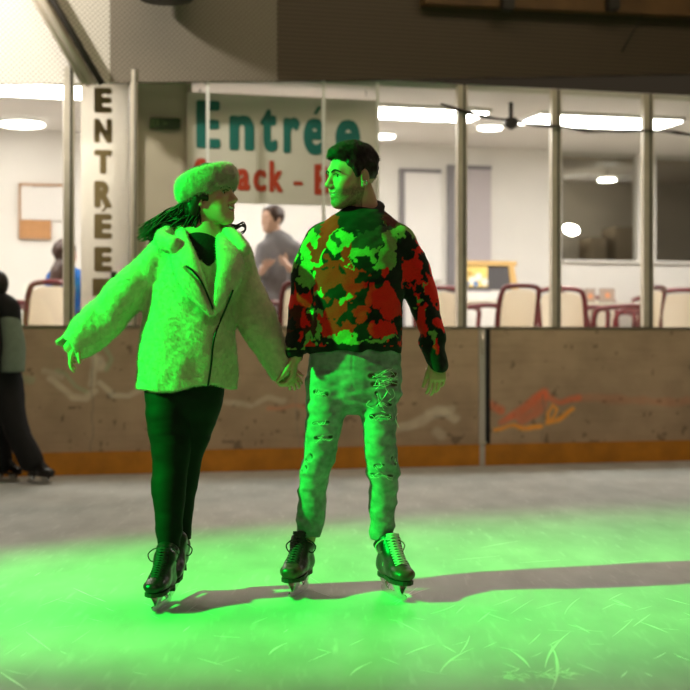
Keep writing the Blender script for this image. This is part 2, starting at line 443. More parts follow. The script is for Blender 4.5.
def hand(F, w, d, n, t, S=1.0, curl=(0.3, 0.35, 0.4, 0.45), spread=0.10, thumb=0.5, k=0.005, ta=0.55, fat=1.0):
    """palm from the wrist w along d; fingers bend towards n, thumb on side t"""
    w = np.array(w, float); d = np.array(d, float); d /= np.linalg.norm(d)
    n = np.array(n, float); n -= d * n.dot(d); n /= np.linalg.norm(n)
    s = np.cross(d, n); t = s if s.dot(np.array(t, float)) > 0 else -s
    F.limb([w - d * 0.03 * S, w, w + d * 0.045 * S, w + d * 0.088 * S], np.array([0.026, 0.027, 0.038, 0.040]) * S, np.array([0.022, 0.019, 0.016, 0.0125]) * S, ref=n, k=0.01, sub=3)
    tips = []
    for i, (off, dl, fl, r) in enumerate(((0.030, 0.085, 0.072, 0.0088), (0.010, 0.090, 0.080, 0.0090), (-0.010, 0.087, 0.074, 0.0086), (-0.029, 0.079, 0.060, 0.0078))):
        b = w + (d * dl + t * off) * S
        dr = d + t * (spread * (1.2 - i)); dr /= np.linalg.norm(dr); cur = curl[i]
        pts = [b - dr * 0.02 * S]; p = b; pts.append(p); a = 0
        for q, fr in enumerate((0.45, 0.30, 0.25)):
            a += cur * (0.7 if q == 0 else 1.0)
            v = dr * math.cos(a) + n * math.sin(a); p = p + v * fl * fr * S; pts.append(p)
        F.limb(pts, np.array([r, r, r * 0.95, r * 0.86, r * 0.72]) * S * fat, k=k, sub=1, pad=0.012); tips.append(p)
    b = w + (d * 0.022 + t * 0.022 + n * 0.006) * S
    dr = d * (1.1 - .7 * ta) + t * ta + n * 0.25; dr /= np.linalg.norm(dr)
    p1 = b + dr * 0.044 * S; d2 = dr * (1 - 0.45 * thumb) + d * 0.5 * thumb + n * 0.4 * thumb; d2 /= np.linalg.norm(d2)
    p2 = p1 + d2 * 0.034 * S; d3 = d2 * (1 - 0.3 * thumb) + d * 0.4 * thumb + n * 0.5 * thumb; d3 /= np.linalg.norm(d3)
    p3 = p2 + d3 * 0.027 * S
    F.limb([b, p1, p2, p3], np.array([0.014, 0.0115, 0.0098, 0.0078]) * S * fat, k=k * 1.5, sub=1, pad=0.015)
    return tips
def grid_for(lo, hi, h): return [axis((lo[i], hi[i], h)) for i in range(3)]
def folds(seed, sx, sy, sz, amp):
    def f(X, Y, Z): return amp * noise3(X * sx + seed, Y * sy + seed * 1.7, Z * sz + seed * 0.3)
    return f
# ------------------------------------------------------------------ ice skate on a foot
def skate(parent, ground, toe, lace_mat, boot_mat, S=1.0, hi=0.30, heel=True, ankle=None, tilt=0.0, scuff=False, label=None):
    """boot, blade, sole and laces under one skate; toe is a horizontal direction, ground the point under the ball of the foot"""
    tx = np.array([toe[0], toe[1], 0.0]); tx /= np.linalg.norm(tx); ty = np.cross([0, 0, 1.0], tx)
    ct, st = math.cos(tilt), math.sin(tilt)     # tilt lifts the heel
    ax = np.array([tx * ct + np.array([0, 0, -st]), ty, tx * st + np.array([0, 0, ct])])
    g = np.array(ground, float)
    def w(p): return g + (np.array(p, float) * S - np.array([0.06, 0, 0]) * S) @ ax + tx * 0.06 * S * ct
    A = np.array(ankle) if ankle is not None else w((-0.07, 0, hi))
    zb = 0.078
    pts = [w(p) for p in ((-0.10, 0, 0.12), (0.19, 0, 0.10), (0, 0, 0.05))] + [A]
    lo = np.min(pts, 0) - 0.085; hi_ = np.max(pts, 0) + 0.085
    F = Field(*grid_for(lo, hi_, 0.0038))
    F.limb([w((-0.075, 0, zb + 0.040)), w((-0.01, 0, zb + 0.038)), w((0.07, 0, zb + 0.034)), w((0.135, 0, zb + 0.030)), w((0.165, 0, zb + 0.027))],
           np.array([0.036, 0.037, 0.046, 0.047, 0.036]) * S, np.array([0.042, 0.044, 0.036, 0.031, 0.026]) * S, ref=ax[2], k=0.02)
    F.limb([w((0.07, 0, zb + 0.05)), w((0.02, 0, zb + 0.085)), w((-0.02, 0, zb + 0.13))], np.array([0.036, 0.039, 0.042]) * S, k=0.03)
    mid = 0.5 * (w((-0.045, 0, zb + 0.10)) + A)
    F.limb([w((-0.055, 0, zb + 0.04)), w((-0.045, 0, zb + 0.10)), mid, A], np.array([0.037, 0.041, 0.044, 0.052]) * S, np.array([0.046, 0.050, 0.050, 0.056]) * S, ref=tx, k=0.03)
    up = A - mid; up /= np.linalg.norm(up)
    F.half(A - up * 0.01, up, 0.008)
    F.half(w((0, 0, zb)), -ax[2], 0.006)
    F.limb([A - up * 0.03, A + up * 0.02], 0.036 * S, k=0.006, mode='sub')
    F.limb([w((0.105, 0, zb + 0.052)), w((0.05, 0, zb + 0.098)), w((0.006, 0, zb + 0.155))], [0.010 * S] * 3, k=0.01, mode='sub', pad=0.01)
    F.warp(folds(3.1, 26, 26, 40, 0.0022))
    V, Q = F.mesh()
    if scuff:
        c = np.tile(np.array([0.020, 0.014, 0.012]), (len(V), 1)); L = ((V - g) @ ax.T) / S
        toe_ = np.clip((L[:, 0] - 0.115) / 0.03, 0, 1) * (L[:, 2] < zb + 0.06)
        sd = np.clip(1 - np.abs(L[:, 2] - zb - 0.015) / 0.018, 0, 1)
        mixv = np.clip(np.maximum(toe_ * 0.8, sd * 0.7) * (0.6 + 0.5 * noise3(V[:, 0] * 50, V[:, 1] * 50, V[:, 2] * 50)), 0, 1)[:, None]
        c = c * (1 - mixv) + np.array([0.16, 0.06, 0.05]) * mixv
    else: c = np.tile(np.array([0.012, 0.011, 0.010]), (len(V), 1))
    root = np_object('skate', V, Q, boot_mat, parent, c)
    if label: root['label'] = label
    # sole
    out = [(-0.114, .0), (-0.108, .026), (-0.07, .033), (-0.02, .028), (0.04, .036), (0.10, .043), (0.15, .037), (0.180, .016), (0.185, 0)]
    ring = out + [(x, -y) for x, y in out[-2:0:-1]]
    def slab(z0, z1, xs=None):
        pl = [(x, y) for x, y in ring if xs is None or x < xs]
        n = len(pl); vs = [w((x, y, z0)) for x, y in pl] + [w((x, y, z1)) for x, y in pl]
        return vs, [tuple(range(n)), tuple(range(2 * n - 1, n - 1, -1))] + [(k, k + n, (k + 1) % n + n, (k + 1) % n) for k in range(n)]
    mb = MB(); mb.add(*slab(zb - 0.010, zb + 0.006))
    if heel: mb.add(*slab(zb - 0.024, zb - 0.008, -0.03))
    adopt(mb.build('sole', M_sole), root)
    # blade with its two posts
    mb = MB(); prof = [(-0.135, 0.014), (-0.12, 0.003), (-0.05, 0.0), (0.06, 0.0), (0.13, 0.003), (0.165, 0.012), (0.178, 0.026), (0.165, 0.030), (0.06, 0.026), (-0.05, 0.026), (-0.13, 0.026)]
    n = len(prof); th = 0.0022
    mb.add([w((x, y, z)) for y in (-th, th) for x, z in prof], [tuple(range(n)), tuple(range(2 * n - 1, n - 1, -1))] + [(k, k + n, (k + 1) % n + n, (k + 1) % n) for k in range(n)])
    for x0, x1, zt in ((-0.095, -0.055, zb - (0.022 if heel else 0.008)), (0.055, 0.125, zb - 0.008)):
        for sg in (-1, 1):
            q = [(x0, 0.0, 0.022), (x1, 0.0, 0.022), (x1 + 0.01, sg * 0.02, zt), (x0 - 0.01, sg * 0.02, zt)]
            vs = [w((x, y + e, z)) for e in (-0.0018, 0.0018) for x, y, z in q]
            mb.add(vs, [(0, 1, 2, 3), (7, 6, 5, 4), (0, 4, 5, 1), (1, 5, 6, 2), (2, 6, 7, 3), (3, 7, 4, 0)])
    adopt(mb.build('blade', M_steel), root)
    # laces: crossing up the tongue, and a bow
    mb = MB(); base = [w((0.118, 0, zb + 0.058)), w((0.085, 0, zb + 0.083)), w((0.052, 0, zb + 0.108)), w((0.022, 0, zb + 0.135)), w((0.006, 0, zb + 0.165))]
    topf = A - up * 0.02 + tx * 0.052 * S; base += [0.5 * (base[-1] + topf) + tx * 0.010 * S, topf]
    base = spline(base, 3); off = 0.026 * S; zig = []
    for i in range(len(base) - 1):
        nrm = ax[2] * 0.6 + tx * 0.5
        a_, b_ = base[i] + nrm * 0.008 * S, base[i + 1] + nrm * 0.008 * S
        for sg in (1, -1):
            mb.tube([a_ + ty * sg * off - nrm * 0.006, 0.5 * (a_ + b_) + nrm * 0.003, b_ - ty * sg * off - nrm * 0.006], 0.0030 * S, 6)
    k0 = base[-1] + tx * 0.014 * S
    for sg in (1, -1):
        mb.tube(spline([k0, k0 + ty * sg * 0.03 + np.array([0, 0, 0.02]), k0 + ty * sg * 0.062 + np.array([0, 0, -0.004]), k0 + ty * sg * 0.045 + np.array([0, 0, -0.032]), k0], 4), 0.0028 * S, 6)
        mb.tube(spline([k0, k0 + ty * sg * 0.022 + tx * 0.012 + np.array([0, 0, -0.03]), k0 + ty * sg * 0.034 + tx * 0.006 + np.array([0, 0, -0.085])], 4), 0.0028 * S, 6)
    adopt(mb.build('lace', lace_mat, smooth=True), root)
    return root
# ================================================================== the woman
YW = 5.95; sW = FPX / YW
def pw(px, py, dy=0.0): return P(px, py, YW + dy)
woman = empty('person', (pw(166, 0)[0], 5.80, 0), 0, 'woman in a cream fur coat and matching fur headband, holding hands with the man', 'person')
f_dir = np.array([math.cos(0.42), -math.sin(0.42), 0])
HW = Head(pw(210.5, 196, 0.0), frame(f_dir, 0.10, 0.03), 1.0)
lo, hi = np.array([-1.22, 5.60, 0.10]), np.array([-0.17, 6.20, 1.86])
xs = axis((-1.25, -1.04, 0.0035), (-1.04, -0.68, 0.008), (-0.68, -0.38, 0.0035), (-0.38, -0.27, 0.006), (-0.27, -0.12, 0.0035))
ys = axis((5.62, 5.74, 0.006), (5.74, 6.14, 0.0035), (6.14, 6.28, 0.008))
zs = axis((0.10, 0.80, 0.008), (0.80, 1.08, 0.0035), (1.08, 1.44, 0.008), (1.44, 1.78, 0.003))
F = Field(xs, ys, zs)
F.limb([pw(199, 243, .03), pw(198, 275, .02), pw(193, 315, .03), pw(190, 345, .03), pw(187, 385, .02)], [.14, .145, .12, .15, .15], [.09, .105, .095, .11, .11], k=.03)
F.limb([pw(168, 388, .0), pw(171, 418, -.02), pw(171, 465, -.05), pw(170, 540, -.12)], [.07, .065, .05, .03], k=.04)
F.limb([pw(200, 388, .03), pw(195, 418, .04), pw(185, 468, .05), pw(181, 500, .07), pw(180, 540, .09)], [.07, .065, .048, .04, .026], k=.03)
F.limb([pw(165, 252, .02), pw(118, 300, -.01), pw(70, 347, -.06)], [.05, .042, .026], k=.03)
F.limb([pw(236, 252, .03), pw(256, 320, .04), pw(284, 372, .01)], [.05, .042, .026], k=.03)
F.limb([pw(201, 244, .035), HW.w((-.035, 0, -.13)), HW.w((-.022, 0, -.05))], [.058, .050, .052], k=.03)
add_head(F, HW, False, 1.25)
hand(F, pw(78, 338, -.05), (-.42, -.10, -1), (.85, .3, -.2), (-.2, -1, 0), .86, (.30, .42, .52, .6), .16, .3)
# her left hand, fingers closed round his
HOLD = pw(289, 376, .12)
hand(F, pw(280, 368, .01), (.72, .0, -.70), (-.25, .95, -.25), (.6, -.1, .75), .82, (.55, .6, .65, .7), .06, .6)
V, Q = F.mesh()
col = np.tile(SKIN * np.array([1.04, 1.02, 1.0]), (len(V), 1)); head_color(V, HW, col, False, 1.25)
np_object('body', V, Q, M_skin, woman, col)
eyes(HW, woman, f_dir + np.array([0, 0.1, 0.10]))
# eyebrows and lashes
for sg in (1, -1):
    mb = MB(); mb.tube(spline(face_pts(HW, V, [(sg * .011, .018), (sg * .022, .023), (sg * .034, .026), (sg * .046, .023), (sg * .056, .016)], .0005), 3), [0.0036 * (1 - .6 * abs(i - 5) / 8) for i in range(13)], 6)
    adopt(mb.build('eyebrow', M_hair, smooth=True), woman); mb = MB(); mb.tube(face_pts(HW, V, [(sg * .017, .007), (sg * .025, .0105), (sg * .034, .0105), (sg * .046, .005)], .0003), [0.00144, 0.0024, 0.0024, 0.00168], 6)
    adopt(mb.build('eyelash', M_hair, smooth=True), woman)
# --- leggings
F = Field(*grid_for(np.array([-.88, 5.66, .22]), np.array([-.44, 6.26, .98]), .005))
F.limb([pw(189, 372, .02), pw(186, 395, .02)], [.155, .148], [.12, .12], k=.03)
F.limb([pw(166, 390, .0), pw(168, 418, -.03), pw(171, 450, -.05), pw(169.5, 472, -.06), pw(169, 500, -.09), pw(169, 545, -.12)], [.088, .088, .078, .072, .066, .045], [.09, .09, .075, .07, .068, .046], k=.02)
F.limb([pw(201, 390, .03), pw(196, 418, .04), pw(187, 450, .045), pw(184, 472, .05), pw(181, 500, .07), pw(180, 545, .09)], [.090, .086, .070, .066, .056, .042], k=.02)
F.warp(folds(9, 9, 9, 26, .004))
V, Q = F.mesh(); np_object('leggings', V, Q, M_legging, woman)
# --- black top under the coat
F = Field(*grid_for(np.array([-.74, 5.70, 1.20]), np.array([-.42, 6.14, 1.50]), .005))
F.limb([pw(201, 247, .02), pw(199, 264, -.0), pw(197, 300, .0)], [.075, .13, .13], [.075, .125, .12], k=.02)
V, Q = F.mesh(); np_object('top', V, Q, M_black, woman)
# --- fur coat
F = Field(*grid_for(np.array([-1.27, 5.60, .78]), np.array([-.13, 6.28, 1.56]), .0055))
F.limb([pw(199, 240, .04), pw(199, 254, .03), pw(197, 276, .02), pw(192, 302, .02), pw(187.5, 342, .01), pw(187, 375, .01), pw(187, 405, .01)],
       [.125, .170, .186, .186, .194, .202, .200], [.095, .125, .150, .158, .160, .160, .155], k=.02, sub=6)
F.limb([pw(168, 256, .02), pw(122, 299, -.01), pw(94, 330, -.03), pw(67, 350.5, -.06)], [.092, .085, .080, .060], k=.03)
F.limb([pw(233, 259, .04), pw(245, 290, .05), pw(259.5, 325, .03), pw(285.5, 375, .01)], [.085, .084, .084, .062], k=.03)
# hem cut and cuffs
hz = pw(187, 388)[2]
tmp = F.d.copy()
X, Y, Zz = F.open((slice(None),) * 3)
hem = (hz + .012 * np.sin((X + .63) * 16) - .02 * np.clip((X + .55) * 3, 0, .3)) - Zz
inb = (X > -.87) & (X < -.405)
F.d = np.where(inb, np.maximum(F.d, hem.astype(np.float32)), F.d).astype(np.float32)
for a, b, r in ((pw(94, 330, -.03), pw(67, 350.5, -.06), .040), (pw(261, 325, .03), pw(285.5, 375, .01), .040)):
    d = (b - a) / np.linalg.norm(b - a); sl = F.sl(b - .09, b + .10)
    X, Y, Zz = F.open(sl); F.put(sl, (-((X - b[0]) * d[0] + (Y - b[1]) * d[1] + (Zz - b[2]) * d[2] - .012)).astype(np.float32), .012, 'sub')
    F.limb([b - d * .02, b + d * .09], r, k=.008, mode='sub')
# neck opening
F.limb([pw(206, 222, -.02), pw(205, 240, -.12), pw(206, 254, -.17), pw(208, 266, -.19)], [.085, .056, .032, .008], [.10, .09, .08, .06], ref=(0, 1, 0), k=.012, mode='sub')
# folds in the cloth
F.warp(lambda X, Y, Zz: .012 * noise3(X * 9 + 3, Y * 5, Zz * 4.5 + X * 3) + .007 * noise3(X * 16 - Zz * 9, Y * 9, Zz * 9 + X * 12) + .0018 * noise3(X * 60, Y * 60, Zz * 60))
# collar and lapels
def lap(pts, a, b, ref, k=.010): F.limb(pts, a, b, ref=ref, k=k, sub=5)
lap([pw(178, 232, .03), pw(180, 247, -.10), pw(187, 268, -.170), pw(197, 290, -.190), pw(211, 313, -.185)], [.040, .052, .058, .046, .014], [.022, .026, .030, .028, .016], (.4, 1, 0), .006)
lap([pw(174, 229, .05), pw(163, 239, -.06), pw(174, 245, -.135)], [.034, .036, .034], [.028, .032, .030], (.2, 1, .5), .004)
lap([pw(224, 236, .03), pw(228, 250, -.12), pw(231, 268, -.172), pw(225, 288, -.190), pw(214, 312, -.185)], [.036, .050, .056, .044, .014], [.022, .026, .030, .028, .016], (-.4, 1, 0), .006)
lap([pw(224, 230, .05), pw(234, 239, -.06), pw(244, 249, -.115)], [.030, .036, .026], [.026, .030, .026], (-.2, 1, .5), .004)
lap([pw(173, 228, .05), pw(182, 224, .11), pw(200, 222, .13), pw(218, 225, .11), pw(226, 231, .05)], [.034] * 5, [.026] * 5, (0, 1, .3))
F.limb([pw(212.5, 312, -.20), pw(211.5, 345, -.19), pw(207.5, 392, -.185)], [.006, .006, .008], k=.012, mode='sub', pad=.012)
F.limb([pw(151, 348, -.13), pw(164, 330, -.165)], [.008, .008], k=.02, mode='sub', pad=.012)
F.limb([pw(186, 268, -.20), pw(198, 281, -.208), pw(212, 309, -.205)], [.007, .008, .006], k=.010, mode='sub', pad=.012)
V, Q = F.mesh()
EV, EF = fur(V, Q, 70000, .0095, .0012, (0, 0, -.7), .7)
coat = np_object('coat', V, Q, M_coat, woman, None, (EV, EF))
def on_surface(px, py, V, dy=0.0):       # front point of a mesh seen at a pixel
    a = np.array([(px - CX) / FPX, (HY - py) / FPX])
    q = np.stack([V[:, 0] / V[:, 1], (V[:, 2] - CAMZ) / V[:, 1]], 1)
    d = np.linalg.norm(q - a, axis=1); near = d < 0.0016
    if not near.any(): near = d < d.min() * 1.5 + 1e-5
    y = V[near, 1].min() + dy
    return P(px, py, y)
mb = MB()
for pl in ([(186, 266), (193, 271), (201, 281), (208, 296), (213, 309)], [(233, 290), (228, 303), (222, 317), (216, 332), (213, 345), (211, 366), (208, 386)]):
    mb.tube(spline([on_surface(x, y, V, -.003) for x, y in pl], 4), .0042, 6)
adopt(mb.build('zipper', M_zip, smooth=True), coat)
# --- hair
F = Field(*grid_for(HW.o - .17, HW.o + np.array([.16, .16, .16]), .0035))
F.ell(HW.w((-.016, 0, .035)), (.108, .089, .100), HW.R, .005)
F.limb([HW.w((-.07, 0, .0)), HW.w((-.085, 0, -.06)), HW.w((-.09, 0, -.10))], [.055, .05, .035], [.075, .06, .045], ref=HW.R[1], k=.03)
for sg in (1, -1): F.limb([HW.w((.015, sg * .080, .03)), HW.w((-.015, sg * .084, -.01)), HW.w((-.05, sg * .066, -.06))], [.018, .022, .022], [.012, .014, .018], ref=HW.R[1], k=.02)
F.ell(HW.w((.098, 0, -.02)), (.085, .10, .105), HW.R, .012, 'sub')
F.warp(lambda X, Y, Zz: .004 * noise3(X * 40 + Zz * 30, Y * 60, Zz * 20))
V, Q = F.mesh()
mb = MB(); R2 = np.random.RandomState(3)
st0 = [HW.w((-.085, y, z)) for y in np.linspace(-.055, .06, 8) for z in (-.02, -.055, -.09)]
for i, a in enumerate(st0 * 17):
    a = a + R2.randn(3) * .012; j = R2.randn(3) * .012
    e = pw(136 + R2.rand() * 34, 230 + R2.rand() * 11 + R2.randn() * 2, -.01 + R2.rand() * .12)
    m1 = a * .66 + e * .34 + np.array([0, 0, .016 - .01 * R2.rand()]) + j * .5; m2 = a * .3 + e * .7 + np.array([0, .0, .012]) + j
    q = spline([a, m1, m2, e], 4); wv = np.sin(np.linspace(0, 10, len(q)) + (i % 5) * 1.2 + R2.rand() * .8)[:, None] * np.array([0, .004, .0055])
    mb.tube(q + wv, np.interp(np.linspace(0, 1, len(q)), [0, .3, .8, 1], [.0030, .0032, .0024, .0006]), 4)
for i in range(90):                      # hair falling behind the neck, and the loose curl past the chin
    a = HW.w((-.06 + R2.rand() * .05, (-.06 if i % 2 else .06) + R2.randn() * .008, -.05)); e = pw(180 + R2.rand() * 17, 232 + R2.rand() * 8, -.03 + R2.rand() * .10)
    mb.tube(spline([a, a * .5 + e * .5 + R2.randn(3) * .008, e], 4), [.0036] * 8 + [.0012], 4)
for i in range(6):
    a = HW.w((.0, .078, -.03 - .004 * i)); o = np.array([0, .03, 0]); j = R2.randn(2) * 1.1
    q = spline([a, pw(226 + j[0], 222 + j[1], .02) + o, pw(235 + j[0], 226 + j[1], .0) + o, pw(242 + j[1], 224 + j[0], .0) + o, pw(245 + j[0] * .4, 229 + j[1] * .5, .0) + o, pw(240 + j[0], 233 + j[1], .0) + o], 5)
    mb.tube(q, np.interp(np.linspace(0, 1, len(q)), [0, .5, 1], [.005, .0036, .0012]), 5)
hv = np.array(mb.v); hq = np.array([f for f in mb.f if len(f) == 4])
np_object('hair', np.vstack([V, hv]), np.vstack([Q, hq + len(V)]), M_hair, woman)
# --- fur headband
F = Field(*grid_for(HW.o - .19, HW.o + .19, .0045))
def ringpt(t):
    x, y = .098 * math.cos(t) - .012, .084 * math.sin(t)
    return HW.w((x, y, .052 + .20 * (x) + 0.0))
ring = [ringpt(t) for t in np.linspace(0, 2 * math.pi, 25)]
for i in range(24):
    tz = (i + .5) / 24 * 2 * math.pi
    out = np.array([math.cos(tz), math.sin(tz) * 1.03, 0]) @ HW.R
    F.limb([ring[i], ring[i + 1]], .047, .026, ref=out, k=.012, sub=1)
F.warp(lambda X, Y, Zz: .004 * noise3(X * 45, Y * 45, Zz * 45))
V, Q = F.mesh(); EV, EF = fur(V, Q, 24000, .015, .0011, (0, 0, -.15), .55)
np_object('headband', V, Q, M_hat, woman, None, (EV, EF))
# --- skates
skate(woman, P(163, 606.5, 5.716) * np.array([1, 1, 0]), (-.14, -1), M_lace_black, M_boot, .93, .26, True, pw(168, 548, -.12))
skate(woman, np.array([P(177, 0, 5.95)[0], 5.95, .03]), (-.05, -1), M_lace_black, M_boot, .93, .26, True, pw(180, 546, .09), tilt=.14)
# ================================================================== the man
YM = 5.98; sM = FPX / YM
def pm(px, py, dy=0.0): return P(px, py, YM + dy)
man = empty('person', (pm(348, 0)[0], 6.05, 0), 0, 'man in a red and black camouflage sweater and ripped pale jeans', 'person')
f_dir = np.array([-math.cos(0.50), -math.sin(0.50), 0])
HM = Head(pm(352, 177, -.0), frame(f_dir, -.06, -.03), 1.03)
xs = axis((-.32, -.13, .0035), (-.13, -.10, .006), (-.10, .16, .0032), (.16, .32, .008), (.32, .48, .0035))
ys = axis((5.76, 5.82, .006), (5.82, 6.16, .0035), (6.16, 6.28, .008))
zs = axis((.15, .76, .008), (.76, .96, .0035), (.96, 1.50, .008), (1.50, 1.90, .003))
F = Field(xs, ys, zs)
F.limb([pm(361, 236, .0), pm(360, 265, .0), pm(357, 310, .01), pm(356, 345, .01), pm(354, 385, .01)], [.155, .175, .15, .16, .16], [.09, .11, .10, .105, .105], k=.03)
F.limb([pm(330, 385, 0), pm(325.5, 411, -.01), pm(320, 456, -.01), pm(313, 500, .06), pm(308, 540, .10)], [.07, .062, .048, .042, .03], k=.04)
F.limb([pm(379, 385, 0), pm(380, 437, -.01), pm(383, 474, .01), pm(383, 500, .03), pm(382, 540, .05)], [.065, .05, .045, .04, .03], k=.03)
F.limb([pm(318, 242, .01), pm(305, 297, .03), pm(295, 356, -.03)], [.055, .044, .030], k=.03)
F.limb([pm(404, 243, .01), pm(423, 300, .02), pm(437, 364, -.03)], [.055, .044, .030], k=.03)
F.limb([pm(363, 226, .03), HM.w((-.045, 0, -.12)), HM.w((-.022, 0, -.05))], [.066, .062, .062], k=.03)
add_head(F, HM, True, .9)
hand(F, pm(437, 357, -.03), (.02, -.02, -1), (-.40, .92, 0), (-1, -.3, 0), 1.0, (.34, .40, .46, .52), .06, .3, ta=.25)
hand(F, pm(294.5, 356, -.03), (-.10, .05, -1), (-1.0, .15, -.1), (-.2, -1, 0), .98, (.75, .8, .85, .9), .05, .7)
V, Q = F.mesh()
col = np.tile(SKIN, (len(V), 1)); head_color(V, HM, col, True, .9)
np_object('body', V, Q, M_skin, man, col)
eyes(HM, man, f_dir + np.array([0, 0.1, -.10]))
for sg in (1, -1):
    mb = MB(); mb.tube(spline(face_pts(HM, V, [(sg * .011, .018), (sg * .022, .023), (sg * .034, .026), (sg * .046, .023), (sg * .056, .016)], .0005), 3), [0.0046 * (1 - .6 * abs(i - 5) / 8) for i in range(13)], 6)
    adopt(mb.build('eyebrow', M_hair, smooth=True), man); mb = MB(); mb.tube(face_pts(HM, V, [(sg * .017, .007), (sg * .025, .0105), (sg * .034, .0105), (sg * .046, .005)], .0003), [0.00132, 0.0022, 0.0022, 0.00154], 6)
    adopt(mb.build('eyelash', M_hair, smooth=True), man)
mb = MB(); c = HM.w((-.008, -.087, -.028)) if HM.w((0, -.08, 0))[1] < HM.w((0, .08, 0))[1] else HM.w((-.008, .087, -.028))
mb.tube([c + .009 * np.array([math.cos(q), 0, math.sin(q)]) for q in np.linspace(0, 2 * math.pi, 15)], .0022, 6)
adopt(mb.build('earring', M_ring, smooth=True), man)
# --- hair: short sides, brushed-up top
F = Field(*grid_for(HM.o - .17, HM.o + .19, .0035))
F.ell(HM.w((-.013, 0, .040)), np.array((.1005, .0815, .089)) * 1.03, HM.R, .005)
F.limb([HM.w((.068, 0, .092)), HM.w((.02, 0, .106)), HM.w((-.045, 0, .097)), HM.w((-.078, 0, .068))], np.array([.046, .052, .054, .044]) * 1.03, np.array([.026, .027, .028, .024]) * 1.03, ref=HM.R[2], k=.03)
F.ell(HM.w((.110, 0, -.018)), np.array((.090, .12, .100)) * 1.03, HM.R, .008, 'sub')
F.half(HM.w((-.02, 0, -.058)), -(HM.R[2] * .9 + HM.R[0] * .25), .012)
for sg in (1, -1):
    F.ell(HM.w((-.010, sg * .09, -.010)), np.array((.019, .03, .037)) * 1.03, HM.R, .006, 'sub')
    F.limb([HM.w((.026, sg * .075, .03)), HM.w((.016, sg * .074, -.004))], [.009, .005], [.004, .003], ref=HM.R[1], k=.006)
F.warp(lambda X, Y, Zz: .0045 * noise3(X * 55, Y * 55, Zz * 55))
V, Q = F.mesh()
topk = lambda c: np.clip((HM.loc(c)[:, 2] - .055) / .03, .03, 1)
EV, EF = fur(V, Q, 9000, .010, .0011, tuple(HM.R[2] * .3 + HM.R[0] * .2), .5, topk)
np_object('hair', V, Q, M_hair, man, None, (EV, EF))
# --- jeans
F = Field(*grid_for(np.array([-.26, 5.78, .20]), np.array([.30, 6.26, 1.05]), .0042))
F.limb([pm(355.5, 340, .0), pm(355.5, 350, .0), pm(354, 372, .01), pm(353, 386, .01)], [.180, .184, .190, .186], [.112, .115, .125, .118], k=.02)
F.limb([pm(328.5, 384, .0), pm(325.5, 411, -.01), pm(322, 437, -.02), pm(319, 458, -.01), pm(314, 474, .02), pm(312.5, 500, .06), pm(310.5, 520, .08), pm(307, 546, .10)],
       [.088, .079, .070, .064, .060, .060, .059, .049], [.10, .09, .078, .070, .066, .068, .062, .05], k=.025)
F.limb([pm(378.5, 384, .0), pm(379.5, 411, -.01), pm(380, 437, -.025), pm(381, 458, -.02), pm(384, 474, .0), pm(383, 500, .03), pm(382, 520, .04), pm(382, 546, .05)],
       [.088, .074, .066, .068, .061, .058, .053, .047], [.10, .09, .078, .072, .066, .064, .058, .05], k=.025)
hemz = pm(0, 541)[2]
F.half((0, 0, hemz), (0, 0, -1), .006); F.half((0, 0, pm(0, 342)[2]), (0, 0, 1), .006)
def jf(X, Y, Zz):
    low = np.clip((.46 - Zz) / .2, 0, 1); kn = np.exp(-((Zz - pm(0, 472)[2]) / .045) ** 2); th = np.exp(-((Zz - pm(0, 395)[2]) / .06) ** 2)
    return (.007 * low + .010 * kn + .007 * th + .003) * noise3(X * 7 + Zz * 4, Y * 8, Zz * 30 + X * 14) + .004 * noise3(X * 25, Y * 25, Zz * 50)
F.warp(jf)
RIPS = [((368, 376), (400, 374), 3.2), ((371, 385), (400, 383), 3.4), ((377, 404), (393, 404), 2.6), ((368, 417), (393, 416), 3.0), ((312, 391), (328, 394), 2.6), ((311, 423), (330, 422), 1.8),
        ((313, 438), (334, 437), 2.0), ((304, 460), (310, 456), 3.6), ((374, 466), (384, 466), 2.2), ((366, 474), (396, 476), 1.8), ((299, 471), (305, 467), 3.0), ((393, 458), (397, 464), 2.6), ((376, 392), (380, 402), 2.0)]
V0, _ = F.mesh()
ripl = []
for (x0, y0), (x1, y1), w_ in RIPS:
    pts = [on_surface(x0 + (x1 - x0) * t, y0 + (y1 - y0) * t, V0) for t in np.linspace(.08, .92, 5)]
    F.limb(pts, [w_ * .4 / sM] + [w_ / sM] * 3 + [w_ * .4 / sM], k=.004, sub=1, mode='sub', pad=.01); ripl.append((pts, w_ / sM))
# seams: fly and pockets
for pl in ([(353, 352), (352, 372), (353, 388)], [(311, 350), (316, 358), (326, 362)], [(400, 350), (392, 360), (382, 364)]):
    F.limb([on_surface(x, y, V0, -.002) for x, y in pl], .003, k=.004, mode='sub', pad=.01)
V, Q = F.mesh()
DEN = np.array([.27, .29, .29]); c = np.tile(DEN, (len(V), 1))
n1 = noise3(V[:, 0] * 14, V[:, 1] * 14, V[:, 2] * 9)[:, None]; n4 = noise3(V[:, 0] * 30, V[:, 1] * 30, V[:, 2] * 70)[:, None]; c = c * (1 + .26 * n1 + .18 * n4)
for i, (pts, w_) in enumerate(ripl):
    d = np.full(len(V), 9.0)
    for a, b in zip(pts[:-1], pts[1:]):
        D = b - a; t = np.clip(((V - a) @ D) / (D @ D), 0, 1); d = np.minimum(d, np.linalg.norm(V - a - t[:, None] * D, axis=1))
    k_ = np.clip((w_ * 1.02 - d) / (w_ * .25), 0, 1)[:, None]
    ed = (np.clip(1 - np.abs(d - w_ * 1.25) / (w_ * .5), 0, 1))[:, None]
    c = c * (1 - ed * .25) + np.array([.62, .64, .62]) * ed * .25
    dark = np.array([.05, .04, .035]) if i not in (0, 1) else np.array([.12, .08, .06])
    c = c * (1 - k_) + dark * k_
jeans = np_object('jeans', V, Q, M_jeans, man, c)
